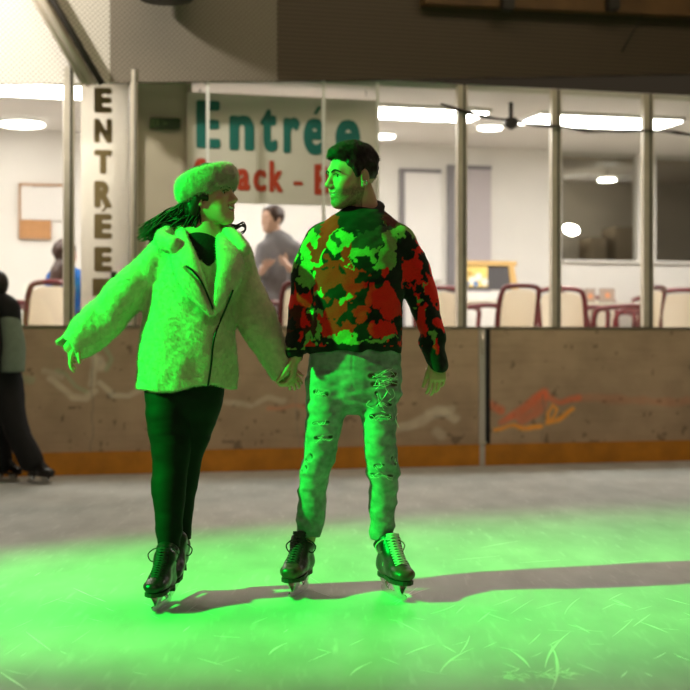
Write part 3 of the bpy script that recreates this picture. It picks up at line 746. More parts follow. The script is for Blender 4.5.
mb = MB(); R3 = np.random.RandomState(8)
for (pts, w_), nth in zip(ripl, (11, 10, 7, 9, 6, 4, 5, 2, 4, 5, 2, 2, 3)):
    for _ in range(nth):
        t0, t1 = sorted(R3.rand(2)); t1 = min(1, t0 + .15 + .5 * R3.rand()); a, b = pts[0], pts[-1]
        u1, u2 = R3.randn(2) * w_ * .9
        q = [a + (b - a) * t0 + np.array([0, -.004, u1]), a + (b - a) * (t0 + t1) / 2 + np.array([0, -.013, (u1 + u2) / 2 + R3.randn() * .006]), a + (b - a) * t1 + np.array([0, -.004, u2])]
        for j, tt in enumerate((t0, (t0 + t1) / 2, t1)):
            y = np.interp(tt, np.linspace(0, 1, 5), [p[1] for p in pts]); q[j][1] = y + (-.006 if j == 1 else -.001)
        mb.tube(spline(q, 3), .0012, 4)
for _ in range(6):                       # loose threads on the big tear
    x, y = 369 + R3.rand() * 29, 372 + R3.rand() * 46
    q = [on_surface(x, y, V0, -.003), on_surface(min(399, x + R3.randn() * 4), y + 4 + R3.rand() * 5, V0, -.005), on_surface(min(399, x + R3.randn() * 6), y + 8 + R3.rand() * 9, V0, -.003)]
    mb.tube(spline(q, 3), .0016, 4)
o = adopt(mb.build('frayed_thread', M_thread), jeans); o['kind'] = 'stuff'
# --- sweater
F = Field(*grid_for(np.array([-.32, 5.76, .86]), np.array([.48, 6.22, 1.62]), .0042))
F.limb([pm(362, 219, .02), pm(361, 227, .015), pm(361, 236, .01), pm(360, 252, .0), pm(358, 282, -.01), pm(356.5, 312, -.01), pm(356, 335, -.01), pm(356, 347, -.005), pm(356, 360, .0)],
       [.075, .125, .168, .196, .190, .186, .193, .190, .184], [.072, .092, .112, .128, .138, .136, .136, .128, .12], k=.02, sub=6)
F.limb([pm(322, 243, .01), pm(309, 270, .02), pm(304.5, 297, .03), pm(300, 328, .0), pm(295.5, 352, -.03)], [.075, .068, .062, .056, .042], k=.03)
F.limb([pm(398, 243, .01), pm(414, 270, .02), pm(423, 300, .02), pm(432, 335, -.01), pm(437, 364, -.03)], [.080, .072, .064, .052, .042], k=.03)
hz = pm(0, 352)[2]; X, Y, Zz = F.open((slice(None),) * 3); inb = (X > -.17) & (X < .262)
F.d = np.where(inb, np.maximum(F.d, (hz + .01 * np.cos((X - .04) * 9) - Zz - .006).astype(np.float32)), F.d).astype(np.float32)
for a, b in ((pm(300, 328, .0), pm(295.5, 354, -.03)), (pm(432, 335, -.01), pm(437, 366, -.03))):
    d = (b - a) / np.linalg.norm(b - a); sl = F.sl(b - .07, b + .09); X, Y, Zz = F.open(sl)
    F.put(sl, (-((X - b[0]) * d[0] + (Y - b[1]) * d[1] + (Zz - b[2]) * d[2] - .022)).astype(np.float32), .008, 'sub')
    F.limb([b - d * .0, b + d * .09], .030, k=.006, mode='sub')
    p = b - d * .035; F.limb([p - d * .004, p + d * .004], .050, k=.004, mode='add') if False else None
def sf(X, Y, Zz):
    arm = np.clip((np.abs(X - .055) - .19) / .03, 0, 1); bot = np.clip((1.16 - Zz) / .16, 0, 1)
    return (.004 + .006 * bot + .004 * arm) * noise3(X * 10 + 5, Y * 9, Zz * 17 + np.abs(X - .05) * 22) + .0025 * noise3(X * 30, Y * 30, Zz * 45)
F.warp(sf)
# ribbed neck
cn = pm(363, 213, .03); nr = [cn + np.array([.069 * math.cos(q), .070 * math.sin(q) - .0, .010 + .034 * math.sin(q) + .016 * math.cos(q)]) for q in np.linspace(0, 2 * math.pi, 25)]
F.limb(nr, .022, .015, ref=(0, 0, 1), k=.008, sub=1)
F.limb([pm(363, 224, .025), pm(363, 195, .025)], .056, k=.008, mode='sub')
V, Q = F.mesh()
BK, GR, RD, DG, MR = np.array([.014, .014, .013]), np.array([.22, .38, .10]), np.array([1.0, .018, .014]), np.array([.045, .055, .035]), np.array([.09, .016, .012])
px = CX + V[:, 0] / V[:, 1] * FPX; py = HY - (V[:, 2] - CAMZ) / V[:, 1] * FPX
nx_ = noise3(V[:, 0] * 26, V[:, 1] * 26, V[:, 2] * 26); nz_ = noise3(V[:, 0] * 26 + 9, V[:, 1] * 26 + 4, V[:, 2] * 26); n2 = noise3(V[:, 0] * 70, V[:, 1] * 70, V[:, 2] * 70); n3 = noise3(V[:, 0] * 70 + 5, V[:, 1] * 70, V[:, 2] * 70 + 7)
X_ = px + nx_ * 6 + n2 * 3.0; Y_ = py + nz_ * 6 + n3 * 3.0
# plain weave of the pattern for the back and flanks, then the patches of the front
g1 = noise3(V[:, 0] * 11, V[:, 1] * 11, V[:, 2] * 8 + 3) + .4 * n2; g2 = noise3(V[:, 0] * 10 + 7, V[:, 1] * 10, V[:, 2] * 8) + .4 * n3
c = np.tile(BK, (len(V), 1)); c[g1 > .18] = RD; c[(g2 > .22) & (g1 < .2)] = GR
front = V[:, 1] < YM + .035
BL = [(355, 290, 60, 62, 0, BK), (318, 222, 18, 12, -25, DG), (332, 240, 18, 14, 0, GR), (360, 247, 18, 13, -10, GR), (345, 268, 10, 10, 0, GR), (312, 250, 12, 20, 0, GR), (306, 275, 6, 16, 0, GR),
      (372, 236, 24, 11, -25, DG), (338, 238, 4, 9, 0, DG), (360, 215, 27, 15, 5, BK), (398, 221, 16, 6, 25, MR), (403, 232, 12, 8, -30, GR), (391, 250, 11, 24, 25, GR), (406, 243, 6, 14, 10, BK),
      (329, 226, 6, 17, 30, RD), (320, 246, 7, 16, 30, RD), (313, 256, 4, 6, 0, RD), (331, 280, 19, 21, 0, RD), (347, 254, 4, 9, 10, RD), (350, 266, 4, 5, 0, RD), (326, 268, 5, 3, 0, BK), (340, 273, 3, 6, 0, BK), (322, 292, 7, 5, 30, GR),
      (376, 263, 7, 6, 0, GR), (352, 287, 9, 22, 38, RD), (338, 309, 8, 16, 45, RD), (336, 296, 6, 9, 20, BK), (318, 303, 7, 10, 0, BK), (318, 316, 8, 10, 40, GR), (325, 322, 12, 5, 40, RD), (345, 300, 4, 12, 45, GR),
      (386, 300, 12, 18, 0, RD), (371, 296, 5, 12, 10, RD), (362, 278, 7, 5, 0, BK), (378, 280, 8, 10, 0, BK), (395, 272, 6, 7, 0, BK), (383, 273, 4, 5, 0, RD), (376, 316, 10, 8, 0, BK), (392, 314, 9, 9, 0, RD), (361, 312, 7, 10, 30, RD),
      (330, 333, 16, 6, 0, RD), (316, 332, 6, 7, 0, GR), (350, 329, 8, 6, 0, RD), (346, 338, 18, 4, 0, GR), (362, 330, 7, 7, 0, BK), (374, 329, 7, 6, 0, RD), (388, 330, 12, 7, 0, RD), (383, 338, 16, 3, 0, GR), (398, 325, 5, 12, 0, BK),
      (415, 272, 12, 22, 0, RD), (425, 262, 5, 20, 0, BK), (412, 256, 5, 4, 0, BK), (420, 292, 6, 5, 30, BK), (411, 285, 4, 4, 0, BK), (432, 290, 6, 18, 0, RD), (424, 306, 6, 10, 20, BK), (421, 320, 5, 16, 0, RD), (432, 325, 6, 16, -10, BK), (437, 345, 6, 8, 0, RD),
      (430, 338, 4, 6, 0, GR), (441, 322, 4, 12, 0, RD), (428, 352, 5, 5, 0, BK), (404, 272, 3, 22, 0, BK),
      (299, 300, 14, 14, 0, RD), (294, 282, 5, 14, 0, BK), (303, 290, 4, 6, 0, BK), (300, 322, 16, 16, 0, MR), (296, 340, 12, 14, 0, BK), (306, 318, 5, 10, 0, RD), (302, 338, 4, 6, 0, RD), (290, 318, 4, 10, 0, BK)]
for bx, by, rx, ry, an, cc in BL:
    a = math.radians(an); dx, dy = X_ - bx, Y_ - by
    u_, v_ = dx * math.cos(a) + dy * math.sin(a), -dx * math.sin(a) + dy * math.cos(a)
    c[front & ((u_ / rx) ** 2 + (v_ / ry) ** 2 < 1)] = cc
c[(py > 346.5) & (px > 305) & (px < 408)] = BK
c[(py > 355.5) & (px > 408)] = BK; c[(py > 350) & (px < 305)] = BK
c[(py < 224) & (px > 384) & (px < 396)] = MR
for p in nr: c[((V - p) ** 2).sum(1) < .030 ** 2] = BK
np_object('sweater', V, Q, M_sweater, man, c)
# --- skates
skate(man, P(300, 595, 6.03) * np.array([1, 1, 0]), (-.22, -1), M_lace_black, M_rental, 1.03, .26, False, pm(307, 538, .10), scuff=True)
skate(man, P(392, 597, 5.96) * np.array([1, 1, 0]), (.30, -1), M_lace_white, M_rental, 1.03, .26, False, pm(383, 538, .05), scuff=True)
# ================================================================== the rink
def wbox(name, m, u0, u1, v0, v1, z0, z1, kind=None, b=0.0, label=None, cat=None, group=None):
    """a box lined up with the boards"""
    cu, cv = (u0 + u1) / 2, (v0 + v1) / 2
    o = MB().box(u0 - cu, u1 - cu, v0 - cv, v1 - cv, 0, z1 - z0, b).build(name, m)
    wobj_loc(o, cu, cv, z0)
    return tag(o, label, cat, group, kind)
# ---- ice
M_ice = mat('rink_ice', (0.62, 0.62, 0.62), 0.45, spec=0.14)
nt = M_ice.node_tree; b = nt.nodes['Principled BSDF']; L = nt.links
tc = nt.nodes.new('ShaderNodeTexCoord')
def ntex(scale, det, mapping=None):
    n = nt.nodes.new('ShaderNodeTexNoise'); n.inputs['Scale'].default_value = scale; n.inputs['Detail'].default_value = det
    if mapping:
        mp = nt.nodes.new('ShaderNodeMapping'); mp.inputs['Scale'].default_value = mapping[0]; mp.inputs['Rotation'].default_value = mapping[1]
        L.new(tc.outputs['Object'], mp.inputs['Vector']); L.new(mp.outputs['Vector'], n.inputs['Vector'])
    else: L.new(tc.outputs['Object'], n.inputs['Vector'])
    return n
def ramp(src, stops):
    r = nt.nodes.new('ShaderNodeValToRGB'); e = r.color_ramp.elements
    e[0].position, e[0].color = stops[0][0], (*stops[0][1], 1); e[1].position, e[1].color = stops[-1][0], (*stops[-1][1], 1)
    for p, c in stops[1:-1]: x = e.new(p); x.color = (*c, 1)
    L.new(src, r.inputs['Fac']); return r
na = ntex(0.8, 6); nb = ntex(5.0, 8, ((1, .35, 1), (0, 0, .4))); nc = ntex(26, 8, ((1, .12, 1), (0, 0, -.9))); nd = ntex(26, 8, ((1, .12, 1), (0, 0, .7)))
ra = ramp(na.outputs['Fac'], [(.3, (.42, .46, .45)), (.7, (.56, .58, .56))])
rb = ramp(nb.outputs['Fac'], [(.35, (.84, .85, .85)), (.65, (1.05, 1.05, 1.05))])
m1 = nt.nodes.new('ShaderNodeMix'); m1.data_type = 'RGBA'; m1.blend_type = 'MULTIPLY'; m1.inputs[0].default_value = 1
L.new(ra.outputs['Color'], m1.inputs[6]); L.new(rb.outputs['Color'], m1.inputs[7])
rc = ramp(nc.outputs['Fac'], [(.60, (0, 0, 0)), (.72, (.10, .10, .10))]); rd = ramp(nd.outputs['Fac'], [(.60, (0, 0, 0)), (.72, (.08, .08, .08))])
m2 = nt.nodes.new('ShaderNodeMix'); m2.data_type = 'RGBA'; m2.blend_type = 'ADD'; m2.inputs[0].default_value = 1
L.new(m1.outputs[2], m2.inputs[6]); L.new(rc.outputs['Color'], m2.inputs[7])
m3 = nt.nodes.new('ShaderNodeMix'); m3.data_type = 'RGBA'; m3.blend_type = 'ADD'; m3.inputs[0].default_value = 1
L.new(m2.outputs[2], m3.inputs[6]); L.new(rd.outputs['Color'], m3.inputs[7]); L.new(m3.outputs[2], b.inputs['Base Color'])
bp = nt.nodes.new('ShaderNodeBump'); bp.inputs['Strength'].default_value = .12; bp.inputs['Distance'].default_value = .01
L.new(nb.outputs['Fac'], bp.inputs['Height']); L.new(bp.outputs['Normal'], b.inputs['Normal'])
a0, a1 = W(-14, -.05, 0), W(14, -.05, 0)
mb = MB(); mb.add([(-16, -5, -.02), (16, -5, -.02), a1[:2] + (-.02,) if False else (a1.x, a1.y, -.02), (a0.x, a0.y, -.02), (-16, -5, 0), (16, -5, 0), (a1.x, a1.y, 0), (a0.x, a0.y, 0)],
       [(4, 5, 6, 7), (0, 3, 2, 1), (0, 1, 5, 4), (1, 2, 6, 5), (2, 3, 7, 6), (3, 0, 4, 7)])
tag(mb.build('floor', M_ice), kind='structure')
# ---- skate marks cut in the ice
M_mark = mat('ice_shavings', (0.86, 0.88, 0.88), 0.7)
R4 = np.random.RandomState(21); mb = MB()
def ground(px, py):
    y = CAMZ * FPX / (py - HY); return np.array([(px - CX) / FPX * y, y, 0])
def mark(p0, p1, bend=0.0, w_=.004):
    a, b_ = ground(*p0), ground(*p1); d = b_ - a; n = np.array([-d[1], d[0], 0]); q = [a + d * t + n * bend * 4 * t * (1 - t) for t in np.linspace(0, 1, 7)]
    vs = []; nn = n / (np.linalg.norm(n) + 1e-9)
    for i, p in enumerate(q):
        ww = w_ * (1 - abs(i - 3) / 3.4) + .0006
        vs += [p - nn * ww, p + np.array([0, 0, .0006]), p + nn * ww]
    fs = []
    for i in range(6):
        fs += [(3 * i, 3 * i + 1, 3 * i + 4, 3 * i + 3), (3 * i + 1, 3 * i + 2, 3 * i + 5, 3 * i + 4)]
    mb.add([v + np.array([0, 0, .0006]) for v in vs], fs)
for p0, p1, bd in (((26, 632), (51, 651), 0), ((73, 588), (93, 597), 0), ((0, 672), (27, 690), 0), ((93, 597), (106, 602), 0), ((269, 655), (287, 643), .05), ((183, 632), (190, 626), 0), ((612, 600), (632, 608), 0), ((616, 604), (625, 606), 0),
                   ((664, 598), (690, 605), 0), ((545, 668), (570, 632), .03), ((552, 690), (551, 645), -.03), ((405, 655), (435, 644), .03), ((440, 673), (474, 648), .05), ((350, 676), (372, 662), .05), ((575, 625), (590, 633), 0), ((490, 612), (478, 622), 0),
                   ((455, 605), (430, 614), .04), ((395, 605), (410, 596), .02), ((392, 603), (430, 588), .02), ((600, 565), (650, 560), 0), ((480, 548), (520, 541), .02), ((455, 560), (500, 556), 0), ((520, 563), (560, 560), 0), ((640, 622), (668, 633), .02), ((510, 650), (530, 668), .03)):
    mark(p0, p1, bd, .0050)
for _ in range(46):
    x, y = 380 + R4.rand() * 310, 596 + R4.rand() * 84; an = R4.choice([-.5, -.35, .35, .6, .9]) + R4.randn() * .15; l = 8 + R4.rand() * 26
    mark((x, y), (x + l * math.cos(an), y - l * math.sin(an) * .7), R4.randn() * .018, .0018 + R4.rand() * .0022)
for _ in range(36):
    x, y = R4.rand() * 380, 570 + R4.rand() * 110; an = R4.choice([-.5, -.3, .4, .7]) + R4.randn() * .15; l = 6 + R4.rand() * 22
    mark((x, y), (x + l * math.cos(an), y - l * math.sin(an) * .7), R4.randn() * .018, .0012 + R4.rand() * .0016)
for _ in range(60):                       # shavings heaped at the lower right
    x, y = 500 + R4.rand() * 70, 674 + R4.rand() * 8 - 3; l = 3 + R4.rand() * 9
    mark((x, y), (x + l, y + R4.randn() * 2), R4.randn() * .015, .0035)
o = mb.build('skate_mark', M_mark, smooth=True); tag(o, 'thin white skate scratches cut across the ice in the foreground', 'scratches', kind='stuff')
# ---- boards
zt = 1.15
M_board = mat('scuffed_board', (.5, .43, .34), 0.45, attr='Col', var=0.10, scale=5, bump=0.06, bscale=40, spec=0.3)
def seg_dist(A, pl):
    d = np.full(len(A), 9e9)
    for a, b_ in zip(pl[:-1], pl[1:]):
        a = np.array(a, float); b_ = np.array(b_, float); D = b_ - a; t = np.clip(((A - a) @ D) / (D @ D + 1e-9), 0, 1)
        d = np.minimum(d, np.linalg.norm(A - a - t[:, None] * D, axis=1))
    return d
def board_panel(u0, u1, name='wall_boards'):
    hstep = .011; nu = max(2, int((u1 - u0) / hstep)); nz = int(zt / hstep)
    us = np.linspace(u0, u1, nu + 1); zs_ = np.linspace(0, zt, nz + 1)
    Ug, Zg = np.meshgrid(us, zs_, indexing='ij'); Ug, Zg = Ug.ravel(), Zg.ravel()
    Vt = np.stack([Ug, np.full_like(Ug, -.05), Zg], 1)
    i, j = np.meshgrid(np.arange(nu), np.arange(nz), indexing='ij'); k = (i * (nz + 1) + j).ravel()
    Fq = np.stack([k, k + nz + 1, k + nz + 2, k + 1], 1)
    # picture coordinates of every point, to lay the old paint where it is
    Xw = Ug * CT + .05 * ST; Yw = OY + Ug * ST - .05 * CT
    A = np.stack([CX + Xw / Yw * FPX, HY - (Zg - CAMZ) / Yw * FPX], 1)
    c = np.tile(np.array([.47, .345, .23]), (len(A), 1))
    n = noise3(Ug * 2.2, Zg * 0 + 3, Zg * 2.2)[:, None]; c = c * (1 + .12 * n)
    sp = noise3(Ug * 17, Zg * 0 + 1, Zg * 17) + .5 * noise3(Ug * 38, Zg * 0 + 8, Zg * 38); low = np.clip((.78 - Zg) / .5, .15, 1)
    c = c * (1 - .45 * np.clip((sp - 1.02 + .30 * low) / .10, 0, 1)[:, None])
    scr = noise3(Ug * 3, Zg * 0 + 5, Zg * 60); c = c * (1 - .06 * np.clip((scr - .35) / .2, 0, 1)[:, None])
    wob = np.stack([noise3(Ug * 9, Zg * 0, Zg * 9), noise3(Ug * 9 + 8, Zg * 0, Zg * 9)], 1) * 2.5
    fade = .75 + .35 * noise3(Ug * 14, Zg * 0 + 2, Zg * 14)
    def paint(pl, w_, colr, a_):
        nonlocal c
        m_ = (np.clip((w_ - seg_dist(A + wob, pl)) / (w_ * .6), 0, 1) * a_ * np.clip(fade + .25, 0, 1))[:, None]; c = c * (1 - m_) + np.array(colr) * m_
    BE, GN, OR, RD_ = (.80, .74, .58), (.36, .50, .30), (1.0, .44, .08), (.92, .20, .09)
    paint([(50, 380), (60, 388), (72, 397), (85, 399), (95, 392)], 4, BE, .6); paint([(93, 345), (94, 362), (93, 385)], 5, BE, .55); paint([(98, 361), (101, 366)], 8, BE, .6)
    paint([(100, 384), (112, 395), (128, 395), (142, 386)], 4, BE, .6); paint([(84, 352), (92, 342), (105, 346), (112, 358), (107, 370)], 3.5, GN, .5); paint([(55, 372), (65, 375), (76, 388), (88, 393)], 3, GN, .5)
    paint([(22, 378), (32, 380)], 5, GN, .45); paint([(45, 372), (60, 378)], 4, BE, .35)
    paint([(225, 401), (240, 404), (250, 405)], 4, BE, .40); paint([(255, 402), (270, 397), (285, 400)], 4, BE, .38); paint([(270, 408), (305, 407)], 3, RD_, .25)
    paint([(395, 432), (412, 424), (430, 416), (447, 411), (456, 420)], 6, BE, .55); paint([(436, 432), (440, 436)], 7, BE, .45); paint([(430, 412), (452, 408)], 5, BE, .4)
    paint([(490, 405), (500, 409)], 6, RD_, .65); paint([(504, 421), (520, 410), (534, 401), (543, 392)], 6, RD_, .75); paint([(543, 392), (541, 404), (535, 413), (520, 420)], 7, RD_, .55)
    paint([(545, 396), (560, 402), (580, 399)], 5, RD_, .65); paint([(580, 399), (620, 400), (690, 402)], 6, RD_, .18)
    paint([(497, 430), (513, 427), (530, 428), (543, 428)], 3.0, OR, 1.0); paint([(549, 424), (546, 412), (552, 405), (557, 410), (552, 420)], 2.8, OR, 1.0); paint([(549, 425), (560, 420), (574, 411)], 3.4, OR, 1.0)
    paint([(92, 330), (92, 452)], 1.0, (.24, .21, .17), .6); paint([(298, 330), (298, 450)], 1.0, (.3, .26, .2), .5); paint([(543, 395), (543, 440)], 1.0, (.25, .22, .17), .5)
    back = MB().box(u0, u1, -.0499, .05, 0, zt)
    BV = np.array(back.v); BQ = np.array(back.f) + len(Vt)
    o = np_object(name, np.vstack([Vt, BV]), np.vstack([Fq, BQ]), M_board, None, np.vstack([c, np.tile(np.array([.47, .345, .23]), (len(BV), 1))]))
    wobj_loc(o, 0, 0, 0); return tag(o, kind='structure')
uj = U(484, -.05)
board_panel(U(-260, -.05), uj - .035, 'wall_boards'); board_panel(uj + .035, U(950, -.05), 'wall_boards')
M_kick = mat('yellow_kickplate', (.54, .22, .018), 0.4, var=.18, scale=6, bump=.05, bscale=60)
wbox('baseboard_boards', M_kick, U(-260, -.05), U(950, -.05), -.066, -.0505, 0.0, .178, 'structure', .004)
M_rail = mat('grey_rail', (.30, .27, .22), .4, metal=.6, var=.1)
M_alu = mat('brushed_post', (.62, .56, .46), .38, metal=.2, var=.08, scale=12)
M_gap = mat('black_gap', (.01, .01, .01), .7)
wbox('trim_rail', M_rail, U(-260, 0), U(950, 0), -.062, .055, zt, zt + .018, 'structure', .004)
g = empty('board_joint_post', W(uj, -.05, 0), TH, 'upright steel strip beside a black gap where two rink boards meet', 'post')
MB().box(-.05, .006, -.018, .02, .0, zt - .002, .004).build('steel_strip', mat('bright_steel_strip', (.62, .58, .52), .35, metal=.3), g)
MB().box(.006, .052, -.010, .03, .182, zt - .002).build('gap_strip', M_gap, g)
MB().box(-.052, .014, -.03, -.006, .0 + .182, .20, .003).build('foot_bracket', M_alu, g)
MB().tube([(-.018, -.022, .93), (-.018, -.024, 1.13)], .012, 10).build('latch_rod', mat('pale_rod', (.75, .70, .62), .3, metal=.5), g, True)
# ---- glazing: posts as trim, panes as windows
ZG0, ZG1 = zt + .018, 3.20
M_glass = bpy.data.materials.new('pane_glass'); M_glass.use_nodes = True
g_ = M_glass.node_tree; g_.nodes.clear(); out = g_.nodes.new('ShaderNodeOutputMaterial'); tr = g_.nodes.new('ShaderNodeBsdfTransparent'); gl = g_.nodes.new('ShaderNodeBsdfGlossy'); mx = g_.nodes.new('ShaderNodeMixShader')
gl.inputs['Roughness'].default_value = .02; mx.inputs[0].default_value = .05; tr.inputs['Color'].default_value = (.94, .95, .93, 1)
g_.links.new(tr.outputs[0], mx.inputs[1]); g_.links.new(gl.outputs[0], mx.inputs[2]); g_.links.new(mx.outputs[0], out.inputs[0])
posts = [(-240, 10), (-90, 10), (69, 11), (134, 7), (462, 10), (556, 10), (648, 11), (780, 10), (930, 10)]
for i, (px, w_) in enumerate(posts):
    u = U(px, 0); hw = w_ / 2 / FPX * W(u, 0, 0).y
    o = wbox('trim_post', M_alu, u - hw, u + hw, -.02, .055, ZG0, ZG1, 'structure', .006)
    MB().box(hw * .15, hw * .45, -.045, -.020, 0, ZG1 - ZG0).build('gasket', M_gap, o)
joints = [208, 324, 378]
edges = sorted([p for p, _ in posts] + joints)
for n_, (a, b_) in enumerate(zip(edges[:-1], edges[1:])):
    u0, u1 = U(a, 0), U(b_, 0)
    o = wbox('window_%d' % (n_ + 1), M_glass, u0 + .012, u1 - .012, .010, .018, ZG0, ZG1, 'structure')
M_edge = mat('glass_edge', (.72, .72, .66), .3)
for px in joints:
    wbox('trim_joint', M_edge, U(px, 0) - .012, U(px, 0) + .012, .006, .022, ZG0, ZG1, 'structure')
# ---- cladding over the glass
def clad(name, base, dark, scale, ribs=False):
    m = bpy.data.materials.new(name); m.use_nodes = True; t = m.node_tree; bs = t.nodes['Principled BSDF']; bs.inputs['Roughness'].default_value = .6
    c_ = t.nodes.new('ShaderNodeTexCoord'); mp = t.nodes.new('ShaderNodeMapping'); t.links.new(c_.outputs['Object'], mp.inputs['Vector'])
    r = t.nodes.new('ShaderNodeValToRGB')
    if ribs:
        w_ = t.nodes.new('ShaderNodeTexWave'); w_.wave_type = 'BANDS'; w_.bands_direction = 'Z'; w_.inputs['Scale'].default_value = scale; w_.inputs['Distortion'].default_value = 0
        t.links.new(mp.outputs['Vector'], w_.inputs['Vector']); t.links.new(w_.outputs['Fac'], r.inputs['Fac']); e = (.2, .8)
    else:
        mp.inputs['Rotation'].default_value = (0, math.radians(45), 0)
        v_ = t.nodes.new('ShaderNodeTexVoronoi'); v_.inputs['Scale'].default_value = scale; v_.inputs['Randomness'].default_value = 0
        mp.inputs['Scale'].default_value = (1, 0, 1)
        t.links.new(mp.outputs['Vector'], v_.inputs['Vector']); t.links.new(v_.outputs['Distance'], r.inputs['Fac']); e = (.28, .42)
    r.color_ramp.elements[0].position = e[0]; r.color_ramp.elements[0].color = (*dark, 1)
    r.color_ramp.elements[1].position = e[1]; r.color_ramp.elements[1].color = (*base, 1)
    t.links.new(r.outputs['Color'], bs.inputs['Base Color']); return m
M_cw = clad('white_perforated_sheet', (.86, .80, .72), (.42, .38, .33), 34)
M_ct = clad('taupe_perforated_sheet', (.20, .168, .125), (.095, .08, .06), 34)
M_ct_lit = clad('taupe_perforated_sheet_lit', (.58, .53, .45), (.27, .245, .2), 34)  # same taupe sheet, brighter lighting put into its colour
M_cb = clad('brown_ribbed_sheet', (.075, .05, .026), (.04, .027, .014), 9, True)
ZH0, ZH1 = 3.20, 5.2
def upoly(name, pts, v0, v1, m):
    o = MB().prism([(U(x, v0), Z(x, y, v0)) for x, y in pts], v0, v1).build(name, m); wobj_loc(o); return tag(o, kind='structure')
zb_ = 81
upoly('wall_header', [(-260, -190), (-260, zb_ + 6), (91, zb_ + 2), (-90, -190)], -.02, .06, M_cw)
upoly('wall_header', [(-90, -190), (91, zb_ + 2), (110, zb_ + 1), (110, -190)], -.018, .06, M_ct_lit)
upoly('wall_header', [(110, -190), (110, zb_ + 1), (278, zb_), (278, -190)], -.016, .06, M_ct)
upoly('wall_header', [(278, -190), (278, zb_), (950, zb_ - 12), (950, -190)], -.03, .06, M_cb)
def bar(name, p0, p1, v, r, m, n=10, **k):
    mb = MB(); a, b_ = (U(p0[0], v), v, Z(*p0, v)), (U(p1[0], v), v, Z(*p1, v)); c_ = np.array([a[0], a[1], a[2]])
    mb.tube([np.array(a) - c_, np.array(b_) - c_], r, n); o = mb.build(name, m, smooth=True); wobj_loc(o, *c_); return tag(o, **k)
M_dark = mat('dark_steel', (.035, .03, .024), .5, metal=.3)
M_lrail = mat('pale_rail', (.50, .44, .35), .45, metal=.4)
g = empty('roof_brace', W(U(72, -.1), -.1, Z(72, 52, -.1)), TH, 'slanting steel roof brace between the white and lightened taupe cladding', 'brace')
def inlocal(p, root): return np.array(root.matrix_world.inverted() @ Vector(p)) if False else np.array(p)
for off, r_, m_ in ((0, .040, M_lrail), (11, .026, M_dark), (-7, .022, M_lrail)):
    a = np.array([U(91 + off, -.1), -.1, Z(91 + off, 84, -.1)]); b_ = np.array([U(-5 + off, -.1), -.1, Z(-5 + off, -80, -.1)]); o0 = np.array([U(72, -.1), -.1, Z(72, 52, -.1)])
    MB().tube([a - o0, b_ - o0], r_, 10).build('brace_tube', m_, g, True)
M_wood = mat('brown_roof_wood', (.11, .055, .017), .6, var=.3, scale=3)
upoly('trim_roof', [(425, 3), (950, 28), (950, -150), (425, -150)], -.16, -.03, M_wood)
for x in (507, 612):
    c0 = (U(x, -.2), -.2, Z(x, 11, -.2))
    o = MB().box(-.05, .05, -.06, .04, 0, .9, .01).build('roof_bracket', M_dark); wobj_loc(o, *c0)
    tag(o, 'black steel bracket on the brown roof edge, ' + ('nearer the middle' if x == 507 else 'nearer the right side'), 'bracket', 'brackets on the roof edge')
bar('stay_cable', (655, -8), (622, 52), -.09, .006, M_dark, label='thin dark stay cable slanting over the brown ribbed cladding', cat='cable')
o = MB().lathe([(.20, 0), (.25, .05), (.25, .5)], (0, 0, 0), 24).build('duct_end', M_dark, None, True); wobj_loc(o, U(166, -.35), -.35, Z(166, 0, -.35)); tag(o, 'dark round bottom of a duct at the top edge, over the taupe cladding', 'duct')
# ================================================================== the cafe behind the glass
ZF, ZC, VB = .70, 3.17, 3.45
UL, UR = U(-230, VB), U(930, VB)
M_white = mat('white_wall', (.80, .77, .73), .7, var=.03, scale=3)
M_ceil = mat('ceiling_white', (.74, .71, .67), .8)
M_floor = mat('grey_floor', (.34, .31, .29), .5)
M_taupe = mat('taupe_wall', (.54, .46, .37), .6, var=.05, scale=4)
M_hatch = mat('brown_grey_wall', (.48, .41, .34), .6, var=.08, scale=2)
wbox('floor_cafe', M_floor, UL, UR, .06, 6.0, ZF - .06, ZF, 'structure')
wbox('ceiling', M_ceil, UL, UR, .061, 6.2, ZC, ZC + .05, 'structure')
wbox('wall_left', M_white, UL - .1, UL, .06, 6.2, ZF, ZC, 'structure')
wbox('wall_right', M_white, UR, UR + .1, .06, 6.2, ZF, ZC, 'structure')
uh = U(562, VB)
M_white2 = M_white
wbox('wall_back', M_white2, UL, uh, VB, VB + .1, ZF, ZC, 'structure')
wbox('wall_back', M_white2, uh, UR, VB, VB + .1, ZF, Z(600, 263, VB), 'structure')
wbox('wall_hatch', M_hatch, uh - .3, UR, 6.05, 6.15, ZF, ZC, 'structure')
wbox('ceiling_hatch', M_hatch, uh, UR, VB + .45, 6.05, ZC - .03, ZC - .001, 'structure')
wbox('wall_hatch', M_hatch, uh - .35, uh - .25, VB + .1, 6.05, ZF, ZC, 'structure')
wbox('trim_hatch', M_white, U(638, VB), U(656, VB), VB, VB + .12, Z(648, 263, VB), ZC, 'structure')
wbox('trim_hatch', M_dark, uh - .09, uh - .05, VB - .03, VB, Z(556, 262, VB), Z(556, 150, VB), 'structure')
wbox('trim_hatch', M_white, uh, UR, VB - .05, VB + .12, Z(600, 263, VB) + .001, Z(600, 263, VB) + .03, 'structure')
M_dull = M_glass.copy(); M_dull.node_tree.nodes['Mix Shader'].inputs[0].default_value = .004
wbox('window_20', M_dull, uh, U(638, VB), VB + .05, VB + .058, Z(600, 263, VB) + .03, ZC, 'structure')
wbox('window_21', M_dull, U(656, VB), UR, VB + .05, VB + .058, Z(600, 263, VB) + .03, ZC, 'structure')
